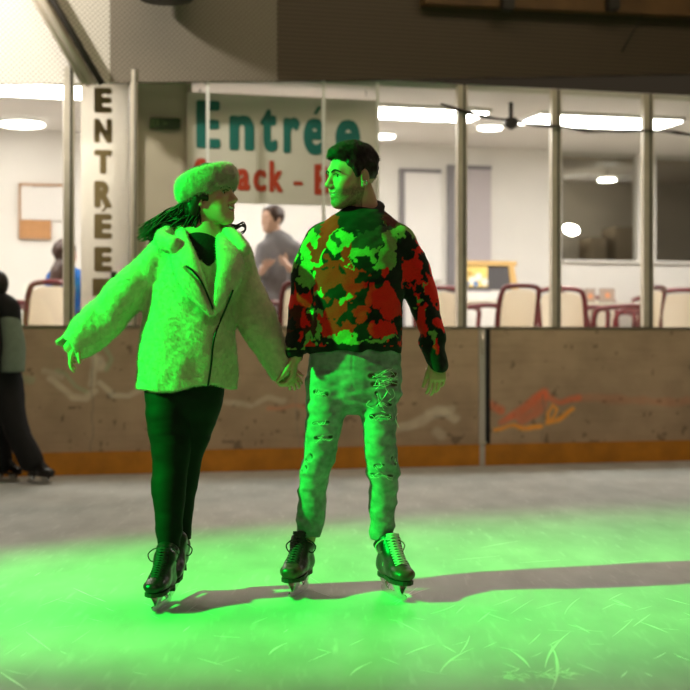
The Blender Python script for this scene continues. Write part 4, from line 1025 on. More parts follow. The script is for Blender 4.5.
# low counters and boxes seen dimly through the hatch
for (x0, x1, y0, y1, lab) in ((585, 600, 238, 262, 'small brown cupboard seen dimly behind the inner window, left'), (608, 632, 228, 262, 'taller brown cupboard seen dimly behind the inner window, right')):
    v = 5.4; g = empty('cupboard', W((U(x0, v) + U(x1, v)) / 2, v, ZF), TH, lab, 'cupboard', 'cupboards behind the inner window'); w2 = (U(x1, v) - U(x0, v)) / 2; hh = Z(x0, y0, v) - ZF
    m_ = mat('brown_laminate', (.20, .15, .10), .6)
    MB().box(-w2, w2, -.2, .2, 0, hh, .01).build('body', m_, g); MB().box(-w2 + .01, w2 - .01, -.216, -.2, .05, hh - .02, .004).build('door', m_, g)
# wing between the two rooms: lettered column, taupe wall, sign over the way in
VW = .32
M_film = bpy.data.materials.new('translucent_white_sheet'); M_film.use_nodes = True
f_ = M_film.node_tree; f_.nodes.clear(); fo_ = f_.nodes.new('ShaderNodeOutputMaterial'); ft = f_.nodes.new('ShaderNodeBsdfTranslucent'); fd = f_.nodes.new('ShaderNodeBsdfDiffuse'); fm = f_.nodes.new('ShaderNodeMixShader')
ft.inputs['Color'].default_value = (.92, .88, .82, 1); fd.inputs['Color'].default_value = (.80, .76, .70, 1); fm.inputs[0].default_value = .5
f_.links.new(fd.outputs[0], fm.inputs[1]); f_.links.new(ft.outputs[0], fm.inputs[2]); f_.links.new(fm.outputs[0], fo_.inputs[0])
wbox('wall_column', M_film, U(81, VW), U(129, VW), VW, VW + .012, ZF, ZC, 'structure')
wbox('trim_jamb', M_dark, U(129.5, VW), U(137, VW), VW - .04, VW + .12, ZF, ZC, 'structure')
wbox('wall_wing', M_taupe, U(137, VW), U(187, VW), VW, VW + .12, ZF, ZC, 'structure')
wbox('trim_jamb', M_taupe, U(187.3, VW), U(191, VW), VW - .05, VW + .12, ZF, ZC, 'structure')
g = empty('letter_sign', W(U(103, VW), VW, Z(103, 200, VW)), TH, 'column of brown capital letters reading ENTREE down the white pillar', 'sign')
M_let = mat('bronze_letter', (.23, .165, .075), .6)
for ch, ya, yb in (('E', 88, 113), ('N', 119, 143), ('T', 150, 174), ('R', 181, 208), ('E', 214, 239), ('E', 247, 272)):
    mb = MB(); u_ = U(103, VW)
    mb.add(*fit_text(ch, U(94, VW) - u_, U(112, VW) - u_, Z(103, yb, VW) - Z(103, 200, VW), Z(103, ya, VW) - Z(103, 200, VW), -.001, .014, .075))
    if ch == 'E' and ya == 214:
        mb.add(*fit_text('/', U(101, VW) - u_, U(108, VW) - u_, Z(103, 212, VW) - Z(103, 200, VW), Z(103, 206, VW) - Z(103, 200, VW), -.001, .014, .02))
    mb.build('letter', M_let, g)
g = empty('arrow_plate', W(U(103, VW), VW, Z(103, 284, VW)), TH, 'small brown square plate below the last letter of the column', 'plate')
MB().box(-.085, .06, -.014, -.001, -.10, .045, .003).build('plate', M_let, g); MB().box(.062, .11, -.03, -.001, -.07, .10, .004).build('holder', M_dark, g)
# hanging sign
VS = .26; sx0, sx1, sy0, sy1 = 187, 376, 96, 204.5
o = MB().box(U(sx0, VS) - U(280, VS), U(sx1, VS) - U(280, VS), -.008, .008, Z(280, sy1, VS) - Z(280, 150, VS), Z(280, sy0, VS) - Z(280, 150, VS), .003).build('hanging_sign', mat('sign_board', (.74, .68, .60), .6, var=.04, scale=3))
wobj_loc(o, U(280, VS), VS, Z(280, 150, VS)); tag(o, 'large pale hanging sign reading Entrée and Snack over the way in', 'sign')
M_teal = mat('teal_lettering', (.012, .16, .135), .6); M_red = mat('red_lettering', (.50, .055, .022), .6)
def lettering(parent, s, x0, x1, y0, y1, m, nm, bold):
    u_, z_ = U(280, VS), Z(280, 150, VS)
    mb = MB(); mb.add(*fit_text(s, U(x0, VS) - u_, U(x1, VS) - u_, Z(280, y1, VS) - z_, Z(280, y0, VS) - z_, -.009, .004, bold)); mb.build(nm, m, parent)
for ch, xa, xb, ya, yb in (('E', 196, 220, 104, 151), ('n', 229, 254, 117, 152), ('t', 260, 277, 109, 152.5), ('r', 283, 300, 117, 153), ('e', 303, 325, 117, 154), ('e', 335, 360, 117, 154.5), ('/', 313, 321, 105, 113)):
    lettering(o, ch, xa, xb, ya, yb, M_teal, 'letter' if ch != '/' else 'accent', .045)
for ch, xa, xb, ya, yb in (('S', 194, 208, 161, 192), ('n', 214, 231, 170, 191.5), ('a', 236, 250, 170, 192), ('c', 253, 266, 170.5, 192.5), ('k', 269, 283, 161, 192.5), ('-', 293, 302.5, 181, 185), ('B', 314, 330, 163, 194), ('a', 334, 347, 172, 194), ('r', 351, 361, 172, 194)):
    lettering(o, ch, xa, xb, ya, yb, M_red, 'letter', .045)
for x in (200, 366):
    bar('sign_rod', (x, 96), (x, 89), VS, .004, M_dark, label='thin rod holding up the %s end of the hanging sign' % ('left' if x == 200 else 'right'), cat='rod', group='rods of the hanging sign')
# exit sign
g = empty('exit_sign', W(U(165, VW), VW - .01, Z(165, 124, VW)), TH, 'dark green exit sign with a running figure high on the taupe wall', 'sign')
w2 = U(180, VW) - U(165, VW); MB().box(-w2, w2, -.03, .0, -.045, .045, .004).build('sign_box', mat('dark_green_sign', (.022, .05, .014), .5), g)
mb = MB(); mb.box(-.12, -.055, -.032, -.029, -.03, .03); mb.add(*fit_text('>', -.03, .02, -.02, .02, -.030, .002, .05))
mb.build('pictogram', mat('pale_green_pictogram', (.10, .16, .06), .5), g)
mb = MB(); mb.lathe([(.001, -.007), (.007, 0), (.001, .007)], (-.085, -.033, .018), 10); mb.tube([(-.087, -.033, .011), (-.09, -.033, -.005), (-.102, -.033, -.022)], .004, 6); mb.tube([(-.09, -.033, -.005), (-.078, -.033, -.012), (-.074, -.033, -.024)], .004, 6); mb.tube([(-.102, -.033, .002), (-.087, -.033, .008), (-.073, -.033, 0)], .003, 6)
mb.build('running_figure', mat('dark_green_figure', (.012, .03, .01), .5), g)
# doors of the back wall
M_lilac = mat('lilac_door', (.50, .45, .47), .6); M_frame = mat('grey_frame', (.22, .205, .215), .5)
def door(n, x0, x1, y0, m, fr, lx=4, rx=4):
    g = empty('door_%d' % n, W(U((x0 + x1) / 2, VB), VB, ZF), TH); g['kind'] = 'structure'
    uc = U((x0 + x1) / 2, VB); zt_ = Z(x0, y0, VB) - ZF; a, b_ = U(x0, VB) - uc, U(x1, VB) - uc
    MB().box(a, b_, -.035, -.002, 0, zt_, .004).build('leaf', m, g)
    mb = MB(); fl, fr_ = lx * .0105, rx * .0105
    mb.box(a - fl, a, -.05, -.001, 0, zt_ + .04); 
    if rx: mb.box(b_, b_ + fr_, -.05, -.001, 0, zt_ + .04)
    mb.box(a, b_, -.05, -.001, zt_, zt_ + .04); mb.build('frame', fr, g)
    MB().tube([(b_ - .12, -.035, 1.0), (b_ - .12, -.075, 1.0), (b_ - .02, -.075, 1.0)], .011, 8).build('handle', M_alu, g, True)
door(1, 403.5, 440, 172.5, mat('white_door', (.80, .77, .75), .5), M_frame, 5, 0); door(2, 453, 490, 169, M_lilac, M_frame, 7, 0)
# notice board
g = empty('notice_board', W(U(41, VB), VB - .012, Z(41, 210, VB)), TH, 'notice board with a white upper half and cork lower strip on the left wall', 'board')
bx = lambda x: U(x, VB) - U(41, VB); bz = lambda y: Z(41, y, VB) - Z(41, 210, VB)
M_cork = mat('cork', (.52, .27, .12), .9, var=.2, scale=60); M_oak = mat('oak_frame', (.46, .26, .13), .6)
MB().box(bx(20), bx(66), -.012, .0, bz(220), bz(185)).build('white_panel', mat('white_paper', (.78, .75, .72), .6), g); MB().box(bx(20), bx(51), -.014, .0, bz(238), bz(220.3)).build('cork_panel', M_cork, g)
mb = MB(); mb.box(bx(18.5), bx(20.5), -.03, 0, bz(239), bz(184)); mb.box(bx(18.5), bx(66), -.03, 0, bz(186), bz(184)); mb.box(bx(18.5), bx(51), -.03, 0, bz(239.5), bz(237.5)); mb.build('frame', M_oak, g)
# framed board leaning by the lilac door
v_ = 2.75; g = empty('framed_board', W(U(492, v_), v_, Z(492, 289, v_)), TH, 'oak framed blackboard with a colourful poster, beside the lilac door', 'blackboard')
fx = lambda x: U(x, v_) - U(492, v_); fz = lambda y: Z(492, y, v_) - Z(492, 289, v_)
MB().box(fx(464), fx(513), -.01, .01, fz(290), fz(262)).build('slate', mat('slate_grey', (.09, .085, .09), .6), g)
mb = MB(); mb.box(fx(462), fx(516), -.03, .012, fz(266), fz(261), .004); mb.prism([(fx(508), fz(266)), (fx(513), fz(266)), (fx(518), fz(292)), (fx(511), fz(292))], -.03, .012); mb.box(fx(459), fx(464), -.03, .012, fz(291), fz(266), .004); mb.build('frame', mat('light_oak', (.66, .43, .17), .5), g)
po = MB().box(fx(465), fx(487), -.016, -.011, fz(287), fz(266.5)).build('poster', mat('poster_yellow', (.85, .62, .20), .7), g)
for x, y, r_, cc in ((472, 281, 4.5, (.85, .83, .78)), (478, 277, 4, (.75, .80, .80)), (484, 282, 4, (.80, .78, .70)), (469, 274, 3, (.60, .40, .12)), (475, 284, 3, (.10, .25, .55)), (482, 272, 3, (.85, .7, .2)), (467, 284, 2.5, (.12, .2, .4))):
    MB().prism([(fx(x) + r_ * .0098 * math.cos(q), fz(y) + r_ * .0098 * math.sin(q)) for q in np.linspace(0, 2 * math.pi, 13)[:-1]], -.0185, -.0162).build('poster_spot', mat('poster_spot', cc, .7), po)
g['label'] = 'oak framed blackboard with a colourful poster, beside the lilac door'
g = empty('board_stand', W(U(492, v_), v_ + .1, ZF), TH, 'white low cabinet carrying the oak framed blackboard', 'cabinet')
hh = Z(492, 292.6, v_) - ZF; MB().box(-.33, .33, -.18, .2, 0, hh, .01).build('body', M_white, g); MB().box(-.32, -.01, -.195, -.18, .05, hh - .04, .004).build('door', M_white, g); MB().box(.01, .32, -.195, -.18, .05, hh - .04, .004).build('door', M_white, g)
# ---- lamps
def lamp_mat(nm, c_, s_): return mat(nm, (.9, .88, .85), .5, emit=c_, estr=s_)
M_lamp = lamp_mat('lamp_glow', (1.0, .95, .88), 9.0)
M_lamp2 = lamp_mat('panel_glow', (1.0, .945, .90), 29.0)
M_lamp_reflection = lamp_mat('lamp_reflection_glow', (1.0, .95, .85), 45.0)  # glow of the discs that imitate reflections in the inner window
M_shade = mat('white_lamp_body', (.8, .78, .75), .4)
def round_lamp(x, y, r_, lab, v=None, zc=ZC, drop=0.0, m=M_lamp, grp='round ceiling lamps of the cafe'):
    if v is None:                         # on the ceiling: depth follows from the height
        v = 2.0
        for _ in range(30): v += (y - (HY - (zc - .03 - CAMZ) * FPX / W(U(x, v), v, 0).y)) * .03
    z_ = Z(x, y, v) if drop else zc - .05
    g = empty('lamp_or_reflection', W(U(x, v), v, z_), TH, lab, 'lamp', grp)
    MB().lathe([(r_ * .96, .02), (r_, .03), (r_ * .9, .05)], n=24).build('lamp_body', M_shade, g, True)
    MB().lathe([(r_ * .9, .0), (r_ * .985, .008), (r_ * .985, .022)], n=24).build('diffuser', m, g, True)
    if drop: MB().tube([(0, 0, .045), (0, 0, ZC - z_)], .008, 8).build('rod', M_dark, g, True)
round_lamp(383, 136, .125, 'round ceiling lamp just right of the man\'s head'); round_lamp(490, 127.5, .125, 'round ceiling lamp above the lilac door'); round_lamp(22, 124, .22, 'large round ceiling lamp at the far left')
round_lamp(617, 158, .115, 'upper round glow standing for a lamp reflection in the inner window', 3.95, ZC, .01, M_lamp_reflection, 'stand-ins for reflections in the inner window'); round_lamp(607, 181, .105, 'hanging round glow standing for a lamp reflection in the inner window, middle one', 4.7, ZC, .3, M_lamp_reflection, 'stand-ins for reflections in the inner window')  # ceiling-light reflections in the inner glass, built as added lamps behind it
g = empty('reflection_disc', W(U(571, 5.2), 5.2, Z(571, 230, 5.2)), TH, 'tilted oval glow standing for a low lamp reflection in the inner window, beside the post', 'lamp')  # added glowing disc in place of a third reflection in the glass
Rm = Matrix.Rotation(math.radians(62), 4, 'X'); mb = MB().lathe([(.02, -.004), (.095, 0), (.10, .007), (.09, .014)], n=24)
o = mb.build('diffuser', M_lamp_reflection, g, True); o.rotation_euler = Vector((-.42, -.42, -.8)).to_track_quat('-Z', 'Y').to_euler()
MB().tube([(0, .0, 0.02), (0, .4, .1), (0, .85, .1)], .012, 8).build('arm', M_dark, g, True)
for i, (x, v, wu) in enumerate(((35, .85, .6), (250, 1.9, .55), (425, 1.2, .55), (600, 1.2, .75), (760, 1.6, .55), (-120, 1.6, .55))):
    g = empty('ceiling_panel_light', W(U(x, v), v, ZC - .045), TH, 'flat white ceiling light panel above ' + ('the notice board', 'the hanging sign', 'the white door', 'the cafe tables', 'the far right', 'the far left')[i], 'lamp', 'flat ceiling light panels')
    MB().box(-wu, wu, -.3, .3, .012, .045, .004).build('frame', M_shade, g); MB().box(-wu + .03, wu - .03, -.27, .27, .0, .011).build('diffuser', M_lamp2, g)
# dome camera and the cable strung along the glass
g = empty('dome_camera', W(U(511, .55), .55, ZC), TH, 'small dark dome camera under the cafe ceiling', 'camera')
zz = Z(511, 126, .55) - ZC
MB().lathe([(.02, zz - .03), (.06, zz), (.065, zz + .05), (.05, zz + .07)], n=20).build('dome', M_dark, g, True); MB().tube([(0, 0, zz + .06), (0, 0, 0)], .02, 10).build('mount', M_dark, g, True)
mb = MB(); pts = [(440, 104), (480, 116), (513, 121), (530, 124.5), (550, 126), (563, 126.5), (575, 129), (590, 131.5), (605, 131), (620, 131), (640, 130.5), (660, 131), (675, 132.5), (690, 135), (740, 142), (800, 150)]
q = spline([(U(x, -.03), -.05, Z(x, y, -.05)) for x, y in pts], 4); mb.tube(q - q[0], [.011 + .006 * max(0, math.sin(i * .55)) for i in range(len(q))], 8)
o = mb.build('cable', M_dark, None, True); wobj_loc(o, *q[0]); tag(o, 'black cable sagging along the top of the glass at right', 'cable')
# ---- tables and chairs
M_cream = mat('cream_upholstery', (.74, .68, .58), .8, var=.06, scale=30, bump=.1)
M_woven = mat('cream_woven_back', (.86, .80, .70), .8, var=.06, scale=30, bump=.1)
b_ = M_woven.node_tree; tl = b_.nodes.new('ShaderNodeBsdfTranslucent'); tl.inputs['Color'].default_value = (.92, .86, .76, 1); ms = b_.nodes.new('ShaderNodeMixShader'); ms.inputs[0].default_value = .6
b_.links.new(b_.nodes['Principled BSDF'].outputs[0], ms.inputs[1]); b_.links.new(tl.outputs[0], ms.inputs[2]); b_.links.new(ms.outputs[0], b_.nodes['Material Output'].inputs[0])
M_wine = mat('wine_red_frame', (.17, .022, .028), .38, coat=.3)
M_top = mat('white_table_top', (.72, .68, .55), .4)
def make_chair():
    g = empty('cafe_chair', (0, 0, 0))
    mb = MB(); pad = []
    n = 12; vs = []; fs = []
    for i in range(n + 1):                # curved back pad between the frame tubes
        a = (i / n - .5); x = a * .42; y = -.235 + .05 * (1 - 4 * a * a) * -1 + .03
        zt_ = .80 - .05 * (2 * a) ** 4
        for (yy, z_) in ((y - .018, .46), (y - .055, zt_), (y - .025, zt_), (y + .014, .46)): vs.append((x, yy, z_))
    for i in range(n):
        for k in range(4): fs.append((i * 4 + k, i * 4 + (k + 1) % 4, (i + 1) * 4 + (k + 1) % 4, (i + 1) * 4 + k))
    fs += [(3, 2, 1, 0), (n * 4, n * 4 + 1, n * 4 + 2, n * 4 + 3)]
    mb.add(vs, fs).build('backrest', M_woven, g)
    fr = [(-.235, -.20, .40), (-.24, -.23, .62), (-.235, -.265, .765), (-.19, -.29, .822), (0, -.325, .838), (.19, -.29, .822), (.235, -.265, .765), (.24, -.23, .62), (.235, -.20, .40)]
    MB().tube(spline(fr, 5), .024, 10).build('back_frame', M_wine, g, True)
    MB().box(-.23, .23, -.21, .24, .405, .455, .02).build('seat', M_cream, g); MB().box(-.235, .235, -.22, .245, .375, .404, .008).build('seat_frame', M_wine, g)
    for sx in (-1, 1):
        MB().tube(spline([(sx * .24, -.235, .655), (sx * .275, -.12, .665), (sx * .285, .04, .655), (sx * .28, .16, .635), (sx * .262, .215, .56), (sx * .245, .225, .40)], 5), .024, 10).build('arm', M_wine, g, True)
    for sx in (-1, 1):
        MB().tube([(sx * .235, .225, .40), (sx * .245, .24, 0)], [.019, .015], 10).build('leg', M_wine, g, True); MB().tube([(sx * .23, -.20, .40), (sx * .24, -.27, 0)], [.019, .015], 10).build('leg', M_wine, g, True)
    return g
def dup(root):
    r = root.copy(); COL.objects.link(r)
    for ch in list(root.children):
        c_ = ch.copy(); COL.objects.link(c_); c_.parent = r
        for gch in ch.children: d_ = gch.copy(); COL.objects.link(d_); d_.parent = c_
    return r
ch0 = make_chair()
CH = [(30, 1.0, 38, 'cream and wine-red chair left of the left glass post, below the notice board'), (-9, 1.8, -55, 'cream and wine-red chair at the far left edge'), (295, .45, 12, 'cream and wine-red chair seen between the couple'),
      (499, .72, 24, 'cream and wine-red chair seen from behind, below the framed blackboard'), (529, 2.0, 72, 'cream and wine-red chair turned sideways just left of the third post'), (446, 1.42, -35, 'cream and wine-red chair behind the post beside the man'),
      (573, 1.22, -50, 'cream and wine-red chair turned away just right of the third post'), (627, .72, 42, 'cream and wine-red chair in front of the long white tables'), (604, 3.05, 176, 'chair facing the rink behind the white tables, left one'),
      (664, 3.05, 184, 'chair facing the rink behind the white tables, right one'), (690, 1.25, -42, 'cream and wine-red chair cut by the right edge')]
for i, (x, v, rz, lab) in enumerate(CH):
    c_ = ch0 if i == 0 else dup(ch0); wobj_loc(c_, U(x, v), v, ZF, math.radians(rz)); tag(c_, lab, 'chair', 'cafe chairs')
def make_table():
    g = empty('cafe_table', (0, 0, 0))
    MB().box(-.36, .36, -.34, .34, .715, .74, .008).build('table_top', M_top, g); MB().tube([(0, 0, .02), (0, 0, .715)], .032, 14).build('pedestal', M_alu, g, True); MB().lathe([(.23, 0), (.23, .012), (.05, .03)]).build('foot', M_alu, g, True)
    return g
tb0 = make_table()
for i, (x, v, lab) in enumerate(((594, 2.35, 'white cafe table with a menu holder, behind the third bay'), (662, 2.35, 'white cafe table behind the fourth post'), (455, 2.02, 'white cafe table under the framed blackboard'), (17, 2.7, 'white cafe table below the notice board'), (752, 2.2, 'white cafe table at the right edge'))):
    t = tb0 if i == 0 else dup(tb0); wobj_loc(t, U(x, v), v, ZF); tag(t, lab, 'table', 'white cafe tables')
zt_ = ZF + .74
for x, w_, h_, v, lab in ((607, .085, .14, 2.22, 'grey menu holder with an orange picture on the white table'), (590, .06, .15, 2.5, 'pale brown menu card standing at the back of the white table')):
    g = empty('menu_holder', W(U(x, v), v, zt_), TH, lab, 'menu holder', 'menu holders'); MB().box(-w_ * 1.1, w_ * 1.1, -.035, .035, 0, .014, .004).build('base', M_frame, g)
    MB().box(-w_, w_, -.012, .012, .014, .014 + h_, .004).build('card', mat('taupe_card', (.34, .26, .22), .6), g)
    MB().prism([(.03 * math.cos(q), .08 + .03 * math.sin(q)) for q in np.linspace(0, 2 * math.pi, 13)[:-1]], -.0145, -.0122).build('picture', mat('orange_print', (.65, .26, .12), .6), g)
# ================================================================== people in the background
def bg_world(px, py, Y, dy=0.0): return P(px, py, Y + dy)
def small_field(pts, pad, h): a = np.array(pts); return Field(*grid_for(a.min(0) - pad, a.max(0) + pad, h))
M_skin2 = mat('light_skin', (.66, .42, .32), .55)
M_blue = mat('bright_blue_cloth', (.008, .11, .40), .8, var=.1); M_brown = mat('brown_hair', (.045, .02, .012), .5, var=.4, scale=50)
M_grey = mat('charcoal_cloth', (.20, .19, .20), .85, var=.15); M_dk = mat('black_cloth', (.006, .006, .007), .8, var=.2); M_gg = mat('grey_green_cloth', (.16, .21, .16), .8, var=.1); M_denim = mat('dark_denim', (.05, .06, .10), .8)
def bg_person(name_label, head, f, neck, chest, hips, arms, legs, cat='person', hs=1.0, h=.0075):
    """one smooth body: head with face, torso, arms with hands, legs"""
    pts = [head, neck, chest, hips] + [p for a in arms for p in a[0]] + [p for l in legs for p in l]
    g = empty('person', (hips[0], hips[1], min(p[2] for p in pts)), 0, name_label, cat)
    F = small_field(pts, .24, h); Hd = Head(head, frame(f, 0, 0), hs)
    F.limb([hips, chest, neck], [.125, .132, .055], [.09, .09, .05], ref=(f[0], f[1], 0), k=.04)
    F.limb([neck, Hd.w((-.02, 0, -.06))], .055, k=.03); add_head(F, Hd, False, .6)
    for a, hd in arms:
        F.limb(a, [.048, .040, .030][:len(a)], k=.02)
        d = np.array(a[-1]) - np.array(a[-2]); hand(F, a[-1], d, hd[0], hd[1], .95, (.3, .35, .4, .45), .12, .4, k=.006, fat=1.25)
    for l in legs: F.limb(l, [.085, .06, .045], k=.04)
    V, Q = F.mesh(); np_object('body', V, Q, M_skin2, g); return g, Hd
def cloth(g, name, m, limbs, h=.010, warp=.004, cuts=()):
    F = small_field([p for l in limbs for p in l[0]], .26, h)
    for l in limbs: F.limb(l[0], l[1], l[2] if len(l) > 2 else None, ref=l[3] if len(l) > 3 else (0, 1, 0), k=.035)
    for p, n in cuts: F.half(p, n, .01)
    F.warp(lambda X, Y, Z_: warp * noise3(X * 14, Y * 14, Z_ * 14)); V, Q = F.mesh(); return np_object(name, V, Q, m, g)
def hair_cap(g, Hd, m, long=None):
    F = Field(*grid_for(Hd.o - .2, Hd.o + .18, .008)) if long is None else small_field([Hd.o] + long, .2, .009)
    F.ell(Hd.w((-.018, 0, .035)), np.array((.108, .092, .100)) * Hd.sc, Hd.R, .005)
    if long is not None: F.limb([Hd.w((-.06, 0, .02))] + long, [.085] + [.075] * (len(long) - 1) + [.03], [.06] + [.045] * (len(long) - 1) + [.02], ref=Hd.R[0], k=.03)
    F.ell(Hd.w((.105, 0, -.02)), np.array((.088, .085, .10)) * Hd.sc, Hd.R, .01, 'sub')
    F.warp(lambda X, Y, Z_: .006 * noise3(X * 40, Y * 40, Z_ * 18)); V, Q = F.mesh(); np_object('hair', V, Q, m, g)
# skater leaning by the boards at the left edge
YK = 10.72; k = lambda x, y, d=0.0: P(x, y, YK + d)
gk, Hk = bg_person('dark-haired skater in a black and grey-green jacket leaning by the boards at left', k(-6, 288), (-.55, .83, 0), k(-4, 308), k(-2, 328), k(-2, 374),
                   [([k(8, 318, -.05), k(12, 345, -.06), k(-8, 352, -.12)], ((-1, 0, 0), (0, -1, 0))), ([k(-16, 318, .1), k(-22, 345, .1), k(-18, 368, .1)], ((1, 0, 0), (0, -1, 0)))], [[k(5, 380), k(18, 425, -.03), k(33, 466, 0)], [k(-8, 380), k(-1, 425, .1), k(2, 466, .2)]])
hair_cap(gk, Hk, M_hair, [k(0, 300, .0)])
cloth(gk, 'hood', M_dk, [([k(-6, 302, .0), k(8, 308, -.06), k(15, 322, -.04)], [.09, .085, .05])])
cloth(gk, 'jacket', M_dk, [([k(-4, 306), k(-3, 330), k(-3, 350), k(-3, 372)], [.09, .165, .17, .165], [.09, .13, .14, .14]), ([k(-16, 316, .08), k(-22, 345, .1), k(-18, 362, .1)], [.075, .068, .055])], cuts=((k(-3, 373), (0, 0, -1)),))
cloth(gk, 'sleeve', M_gg, [([k(10, 322, -.06), k(14, 345, -.09), k(13, 366, -.10), k(13, 376, -.10)], [.075, .083, .088, .085])], cuts=((k(13, 372), (0, 0, -1)),))
cloth(gk, 'trousers', M_dk, [([k(-2, 366), k(-2, 384)], [.17, .165], [.125, .12]), ([k(8, 384, -.0), k(15, 425, -.03), k(31, 460, .0)], [.115, .095, .090]), ([k(-9, 384, .02), k(-3, 425, .1), k(1, 462, .18)], [.10, .09, .085])])
skate(gk, np.array([*k(38, 478)[:2], 0]), (.8, -.6), M_lace_black, M_boot, .86, .24, False, k(31, 459, 0))
skate(gk, np.array([*k(6, 478, .16)[:2], 0]), (.7, -.5), M_lace_black, M_boot, .86, .24, False, k(2, 461, .18))
# woman in blue seated behind the glass
vb = 1.35; YB = W(U(67, vb), vb, 0).y; k = lambda x, y, d=0.0: P(x, y, YB + d)
kb = k; zfb = HY - (ZF - CAMZ) / YB * FPX
gb, Hb = bg_person('long-haired girl in a bright blue top standing behind the left glass post', k(66, 254), (.55, .83, 0), k(66, 268, -.01), k(66, 284, 0), k(66, 314, 0),
                   [([k(54, 278), k(52, 300, .02), k(60, 312, .2)], ((0, 0, -1), (1, 0, 0))), ([k(78, 279), k(87, 297, .0), k(80, 303, .12)], ((0, 0, -1), (-1, 0, 0)))], [[k(60, 318), k(60, 347), k(60, zfb - 7)], [k(73, 318), k(73, 347), k(73, zfb - 7)]])
hair_cap(gb, Hb, M_brown, [k(62, 260, -.05), k(58, 270, -.10), k(56, 280, -.11), k(55, 287, -.10)])
cloth(gb, 'top', M_blue, [([k(66, 273), k(66, 286), k(66, 312)], [.10, .155, .155], [.08, .115, .125]), ([k(55, 279), k(52, 300, .02), k(58, 309, .15)], [.08, .068, .05]), ([k(77.5, 279), k(87, 297, .0), k(82.5, 301, .08)], [.082, .068, .05])])
cloth(gb, 'trousers', M_denim, [([k(66, 312), k(66, 319)], [.16, .15], [.12, .12]), ([k(60, 318), k(60, 347), k(60, zfb - 4)], [.085, .065, .055]), ([k(73, 318), k(73, 347), k(73, zfb - 4)], [.085, .065, .055])])
# man in grey standing in the way in
vg = 1.15; YG = W(U(279, vg), vg, 0).y; k = lambda x, y, d=0.0: P(x, y, YG + d)
zfoot = HY - (ZF - CAMZ) / YG * FPX
gg, Hg = bg_person('man in a charcoal hooded top standing behind the glass between the couple', k(272, 219), (-.75, -.66, 0), k(276, 237), k(279, 255), k(280, 302),
                   [([k(264, 250, -.05), k(258, 275, -.12), k(264, 268, -.30)], ((0, 0, 1), (1, 0, 0))), ([k(295, 250), k(299, 280, -.06), k(289, 267, -.24)], ((-1, 0, 0), (0, 0, 1)))], [[k(273, 306), k(272, 340), k(271, zfoot - 9)], [k(288, 306), k(289, 340), k(290, zfoot - 9)]])
hair_cap(gg, Hg, M_brown)
cloth(gg, 'hooded_top', M_grey, [([k(277, 238), k(279, 250), k(280, 275), k(280, 308)], [.09, .16, .165, .16], [.08, .115, .125, .125]), ([k(265, 250, -.02), k(259, 274, -.11), k(262, 270, -.22)], [.08, .068, .05]), ([k(294, 250, .0), k(298.5, 280, -.06), k(292, 271, -.18)], [.08, .07, .05]), ([k(270, 238, .03), k(279, 236, .08), k(287, 240, .03)], [.05, .055, .05])])
cloth(gg, 'trousers', M_denim, [([k(280, 300), k(280, 312)], [.155, .15], [.12, .115]), ([k(273, 308), k(272, 340), k(271, zfoot - 5)], [.095, .075, .065]), ([k(288, 308), k(289, 340), k(290, zfoot - 5)], [.095, .075, .065])])
def shoe(gp, k, x, zfoot):
    F = Field(*grid_for(np.array(k(x, zfoot)) - .2, np.array(k(x, zfoot)) + np.array([.2, .2, .2]), .008)); q = k(x, zfoot); F.limb([q + np.array([0, .03, .045]), q + np.array([0, -.15, .035])], [.05, .042], k=.01); F.half(q + np.array([0, 0, .001]), (0, 0, -1), .004); V, Q = F.mesh(); np_object('shoe', V, Q, M_dk, gp)
for x in (271, 290): shoe(gg, k, x, zfoot)
for x in (60, 73): shoe(gb, kb, x, zfb)
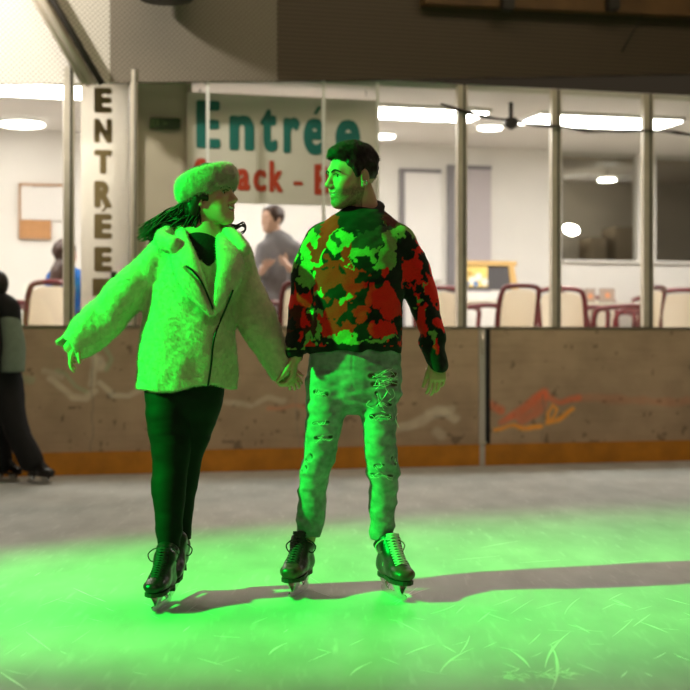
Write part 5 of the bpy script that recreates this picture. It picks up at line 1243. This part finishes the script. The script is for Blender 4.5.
# ================================================================== light and camera
def area(name, loc, target, sx, sy, power, color):
    l = bpy.data.lights.new(name, 'AREA'); l.shape = 'RECTANGLE'; l.size = sx; l.size_y = sy; l.energy = power; l.color = color
    o = bpy.data.objects.new(name, l); COL.objects.link(o); o.location = loc
    o.rotation_euler = (Vector(target) - Vector(loc)).to_track_quat('-Z', 'Y').to_euler(); return o
WARM = (1.0, .80, .56)
area('hall_fill', (1.0, 7.9, 6.8), (1.0, 9.2, 0), 9, 1.6, 215, WARM)
area('hall_fill', (1.5, -4.0, 6.9), (0.3, 6.0, 1.4), 7, 1.0, 85, WARM)  # added front fill behind the camera, favours upright surfaces over the ice
fl = bpy.data.lights.new('header_fill', 'SPOT'); fl.energy = 2500; fl.color = (1.0, .94, .86); fl.spot_size = math.radians(38); fl.spot_blend = .6; fl.shadow_soft_size = .2  # added spot without a visible fixture, brightens the white header cladding
fo = bpy.data.objects.new('header_fill', fl); COL.objects.link(fo); fo.location = (-5.2, 8.2, 5.6); fo.rotation_euler = (Vector((-3.1, 11.3, 4.0)) - fo.location).to_track_quat('-Z', 'Y').to_euler()
sp = bpy.data.lights.new('green_spot', 'SPOT'); sp.energy = 13500; sp.color = (0.0, 1.0, 0.055); sp.spot_size = math.radians(26.5); sp.spot_blend = 1.0; sp.shadow_soft_size = .05
so = bpy.data.objects.new('green_spot', sp); COL.objects.link(so)
AZ, EL, DIST = math.radians(18.5), math.radians(31), 9.5; tgt = Vector((-.30, 6.1, .6))
so.location = tgt + Vector((-math.cos(AZ) * math.cos(EL), -math.sin(AZ) * math.cos(EL), math.sin(EL))) * DIST
so.rotation_euler = (tgt - so.location).to_track_quat('-Z', 'Y').to_euler()
wd = bpy.data.worlds.new('hall'); SC.world = wd; wd.use_nodes = True
wd.node_tree.nodes['Background'].inputs['Color'].default_value = (.030, .023, .015, 1); wd.node_tree.nodes['Background'].inputs['Strength'].default_value = 1.0
cd = bpy.data.cameras.new('camera'); cam = bpy.data.objects.new('camera', cd); COL.objects.link(cam)
cam.location = (0, 0, CAMZ); cam.rotation_euler = (math.pi / 2, 0, 0); cd.sensor_width = 36; cd.sensor_fit = 'HORIZONTAL'; cd.lens = 36 * FPX / 690; cd.shift_y = -2 / 690
cd.dof.use_dof = True; cd.dof.focus_distance = 5.9; cd.dof.aperture_fstop = 2.6; cd.clip_end = 200
SC.camera = cam
vs_ = SC.view_settings; vs_.view_transform = 'Standard'; vs_.look = 'None'; vs_.exposure = 0.0; vs_.gamma = 1.0; vs_.use_curve_mapping = False
